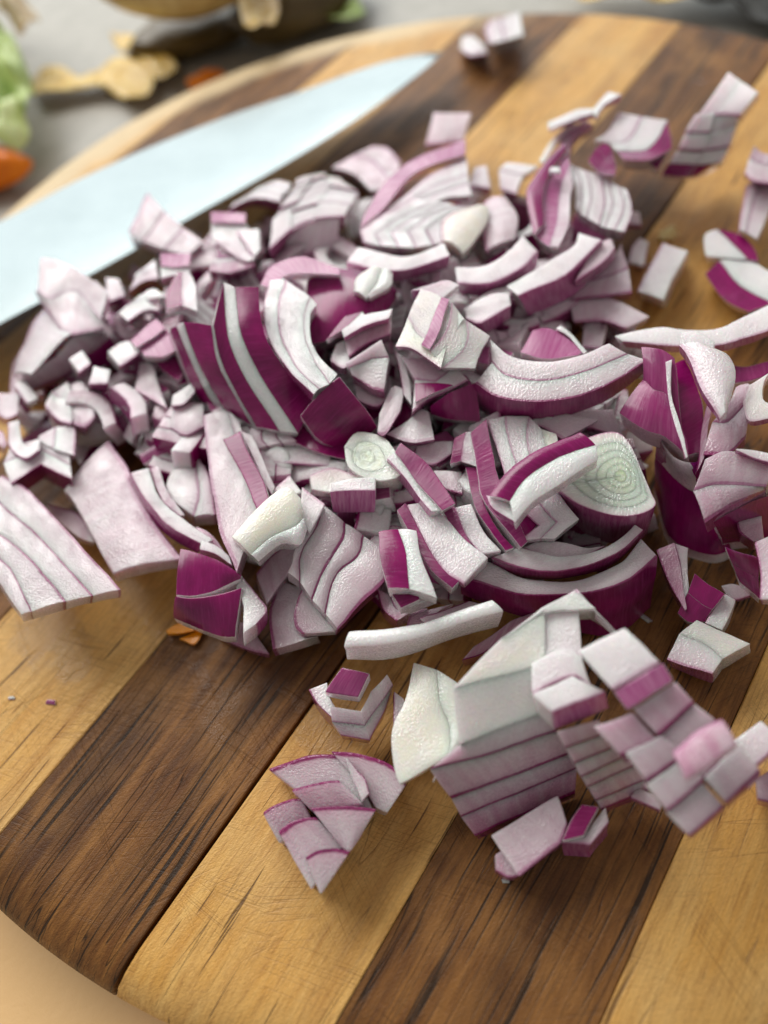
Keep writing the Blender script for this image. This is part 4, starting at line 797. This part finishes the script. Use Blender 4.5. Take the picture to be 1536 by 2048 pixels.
O('white block with pink top left of the rosy skin tiles', 'i', '710,750 800,690 830,660|630,660 720,600 770,600', 2.1, (0, 14, -.5), 'w', sk=.5)
O('deep purple block in shade against the bulb half', 'i', '950,760 1050,830 1090,800|910,710 1000,680 1040,670', 1.8, (0, 14, -.8), 's', sk=1.0)
O('white dice pair with purple seam in the left middle', 'i', '470,790 540,740|410,700 490,650', 2.0, (0, 12, -.5), 'w', sk=.8)
O('bright white dice with dark base in the left middle', 'i', '520,850 640,860|550,740 650,770', 2.1, (0, 14, -.6), 'w', sk=.5)
O('deep magenta block under the bright white dice', 'i', '540,950 620,980 700,930|545,890 620,890 700,870', 1.2, (0, 12, -.8), 's', sk=1.0)
O('pale slab above the two magenta walled dice', 'i', '800,880 900,940 990,1000|830,720 900,740 930,850', 1.8, (0, 14, -.6), 'v', sk=.2)
O('white topped dice with a magenta front wall at the left', 'i', '620,1045 700,1000|720,1000 810,960|590,1020 650,970', 1.6, (10, 24, -.6), 'ww', sk=.7)
O('second white topped dice with a deeper magenta wall', 'i', '780,1025 870,960|740,990 850,930', 1.65, (20, 22, -.6), 'w', sk=.9)
O('rosy wall tile of the first magenta walled dice', 'i', '625,1045 710,1000|740,1180 850,1090', (1.5, 1.1), (0, 6, -.5), 's', sk=.6)
O('deep wall tile of the second magenta walled dice', 'i', '780,1030 870,965|850,1090 980,1060', (1.6, 1.2), (0, 6, -.5), 's', sk=.95)
O('small white dice with a magenta right side on the dark wood at left', 'i', '950,1240 1010,1130|855,1105 980,1110|810,1220 860,1115', 1.35, (0, 12, -.6), 'ww', sk=.9, sm=0)
O('white lump behind the long translucent triangle', 'i', '1010,1110 1100,1160 1210,1100|1020,1010 1100,960 1200,960', 1.8, (0, 16, -.6), 'v', sk=.1, bul=.1)
O('white wedge tip beside the foot of the bulb half', 'i', '1010,980 1080,970 1150,900|1020,920 1080,880 1140,840', 2.0, (0, 12, -.6), 'w', sk=.3)
O('pale double block at the far left under the folded triangle', 'i', '270,980 340,1060 420,1090|300,900 350,930 420,930|400,840 430,900 540,960', 1.7, (0, 16, -.6), 'ww', sk=.5)
O('pale block right of the double block at the far left', 'i', '430,1090 500,1110 560,1050|415,860 480,840 545,920', 1.65, (0, 16, -.6), 'v', sk=.4)
O('white cube with purple seam at the far left edge', 'i', '80,860 160,960|140,820 230,930', 1.6, (0, 12, -.6), 'w', sk=.5)
O('whitish chunk cut off at the far left edge of the pile', 'i', '-60,980 30,1060 110,1030|-60,900 40,900 120,900', 1.4, (0, 14, -.6), 'v', sk=.3)
O('light sliver under the long translucent triangle tip', 'i', '1110,1200 1200,1241|1130,1150 1190,1180', 1.5, (0, 14, -.6), 'w', sk=.1)
# ---------------------------------------------------------------- scraps of other vegetables on the board
O('bright orange scrap peeking out under the deep magenta quarter', 'a', '985,1425 1060,1385 1185,1380|1000,1445 1090,1440 1190,1415', .22, (0, 3, -.15), 'w', cat='vegetable scrap', name='vegetable_scrap')
COL.objects['vegetable_scrap'].data.materials[0] = M['yolk']
O('second orange scrap lying in the shade on the dark strip', 'a', '1090,1480 1150,1500 1190,1440|1060,1470 1110,1450 1170,1425', .12, (0, 2, -.08), 'w', cat='vegetable scrap', name='vegetable_scrap')
for o_ in COL.objects:
    if o_.name.startswith('vegetable_scrap'): o_.data.materials[0] = M['yolk']
lump('yellow_crumb', 'tiny pale yellow crumb on the light strip beside the dark seam', 'crumb', 1335, 468, .15, (.24, .17, .15), M['crumb'], rot=.3, noise_k=.3, seed=9)
# ---------------------------------------------------------------- small dice filling the pile beneath the traced pieces
poly = [(20, 780), (110, 640), (230, 560), (430, 430), (600, 390), (760, 400), (960, 350), (1080, 400), (1200, 420), (1230, 560), (1290, 680), (1300, 860), (1270, 1000), (1200, 1080), (1000, 1130), (900, 1180), (780, 1180), (640, 1080), (440, 1040), (330, 980), (250, 930), (60, 900)]
def inside(x, y):
    c = False; j = len(poly)-1
    for i in range(len(poly)):
        (xi, yi), (xj, yj) = poly[i], poly[j]
        if (yi > y) != (yj > y) and x < (xj-xi)*(y-yi)/(yj-yi)+xi: c = not c
        j = i
    return c
dr = random.Random(21); placed = 0
traced = [o for o in COL.objects if o.parent is None and o.get('label') and o.name.startswith(('onion', 'sliced'))]
def short(t):
    w = t.split()
    for q, x in enumerate(w):
        if q > 1 and x in ('at', 'of', 'in', 'on', 'with', 'below', 'behind', 'right', 'left', 'beside', 'between', 'under', 'above', 'over', 'from', 'cut', 'lying', 'resting', 'raised', 'half', 'hanging', 'standing', 'leaning', 'crossing', 'tucked', 'across', 'beneath', 'where', 'running', 'pointing', 'inside', 'arching', 'curving', 'overlapping', 'propped', 'around', 'and', 'against', 'among', 'alone', 'peeking'): return ' '.join(w[:q])
    return ' '.join(w[:8])
WORD = dict(w='white', v='pale pink', m='mauve', s='magenta topped', q='rosy')
while placed < 285:
    x, y = dr.uniform(0, 1310), dr.uniform(350, 1190)
    if not inside(x, y): continue
    de = min(inside(x+a, y+b) for a, b in ((70, 0), (-70, 0), (0, 70), (0, -60)))
    core_ = de and min(inside(x+a, y+b) for a, b in ((140, 0), (-140, 0), (0, 120), (0, -110)))
    z = dr.uniform(1.1, 1.95) if core_ else (dr.uniform(.7, 1.35) if de else dr.uniform(.4, .75))
    c = P(x, y, z); a = dr.uniform(0, 6.28); L, Wd, D = dr.uniform(.45, 1.15), dr.uniform(.32, .62), dr.uniform(.4, .85)
    ux, uy = Vector((math.cos(a), math.sin(a), dr.uniform(-.35, .35))), Vector((-math.sin(a), math.cos(a), dr.uniform(-.35, .35)))
    cur = dr.uniform(-.16, .16)
    U = [c+ux*(L*(t-.5))-uy*Wd/2+uy*cur*(1-(2*t-1)**2) for t in (0, .25, .5, .75, 1)]
    V = [c+ux*(L*(t-.5))+uy*Wd/2+uy*cur*(1-(2*t-1)**2) for t in (0, .25, .5, .75, 1)]
    kind = dr.choice('wwwwvvmsq')
    if kind in 'wv' and dr.random() < .45:          # a stub of a few layers still clinging together
        U = [c+(u-c)*1.25-uy*.08 for u in U]; V = [c+(v-c)*1.25+uy*.08 for v in V]; nl = 3
        o_ = empty('onion_dice', c-Vector((0, 0, D))); WORDX = 'layered '
        for b_ in range(nl):
            solid('layer', [u.lerp(v, b_/nl) for u, v in zip(U, V)], [u.lerp(v, (b_+1)/nl) for u, v in zip(U, V)], ux.cross(uy)*-D, kind, 1.0, TINT[kind]+dr.uniform(0, .2), 0, 600+placed, o_, c-Vector((0, 0, D)), bev=.01)
    else:
        WORDX = ''
        o_ = solid('onion_dice', U, V, ux.cross(uy)*-D, kind, dr.choice((.4, .7, 1.0)), TINT[kind], .03, 600+placed, None, c-Vector((0, 0, D)))
    nr = min(traced, key=lambda t: (t.location-c).length)
    tag(o_, WORDX+WORD[kind]+' dice buried beside the '+short(nr['label']), 'onion dice', 'small dice filling the pile'); placed += 1

cr_ = random.Random(5)
for q in range(14):
    x, y = [(cr_.uniform(20, 1500), cr_.uniform(1230, 1420)), (cr_.uniform(1180, 1500), cr_.uniform(380, 640)), (cr_.uniform(500, 1500), cr_.uniform(1450, 1800))][q % 3]
    s_ = cr_.uniform(.05, .12); c = P(x, y, .03); a = cr_.uniform(0, 6.28)
    ux, uy = Vector((math.cos(a), math.sin(a), 0)), Vector((-math.sin(a), math.cos(a), .2))
    U = [c+ux*(s_*t)-uy*s_*.4 for t in (-1, 0, 1)]; V = [c+ux*(s_*t*.7)+uy*s_*.4 for t in (-1, 0, 1)]
    o_ = solid('onion_crumb', U, V, Vector((0, 0, -.03)), cr_.choice('wwvs'), .6, .2, .02, 900+q, None, c-Vector((0, 0, .03)), amp=.01, bev=0)
    tag(o_, 'tiny onion crumb on the bare wood around the pile', 'onion crumb', 'tiny crumbs scattered on the board')

q_ = 0
while q_ < 130:
    x, y = dr.uniform(0, 1310), dr.uniform(350, 1190)
    if not (inside(x, y) and min(inside(x+a, y+b) for a, b in ((90, 0), (-90, 0), (0, 80), (0, -70)))): continue
    z = dr.uniform(.9, 1.7); c = P(x, y, z); a = dr.uniform(0, 6.28); L, Wd, D = dr.uniform(.9, 1.8), dr.uniform(.2, .34), dr.uniform(.4, .7)
    ux, uy = Vector((math.cos(a), math.sin(a), dr.uniform(-.2, .2))), Vector((-math.sin(a), math.cos(a), dr.uniform(-.3, .3)))
    cur = dr.uniform(.15, .45)
    U = [c+ux*(L*(t-.5))-uy*Wd/2-uy*cur*(1-(2*t-1)**2) for t in (0, .17, .33, .5, .67, .83, 1)]
    V = [c+ux*(L*(t-.5)*.85)+uy*Wd/2-uy*cur*.8*(1-(2*t-1)**2) for t in (0, .17, .33, .5, .67, .83, 1)]
    kind = dr.choice('wwvvq')
    o_ = solid('onion_sliver', U, V, ux.cross(uy)*-D, kind, dr.choice((.7, 1.0)), TINT[kind], .02, 1600+q_, None, c-Vector((0, 0, D)))
    nr = min(traced, key=lambda t: (t.location-c).length)
    tag(o_, WORD[kind]+' curved sliver lying under the '+short(nr['label']), 'onion sliver', 'curved slivers inside the pile'); q_ += 1
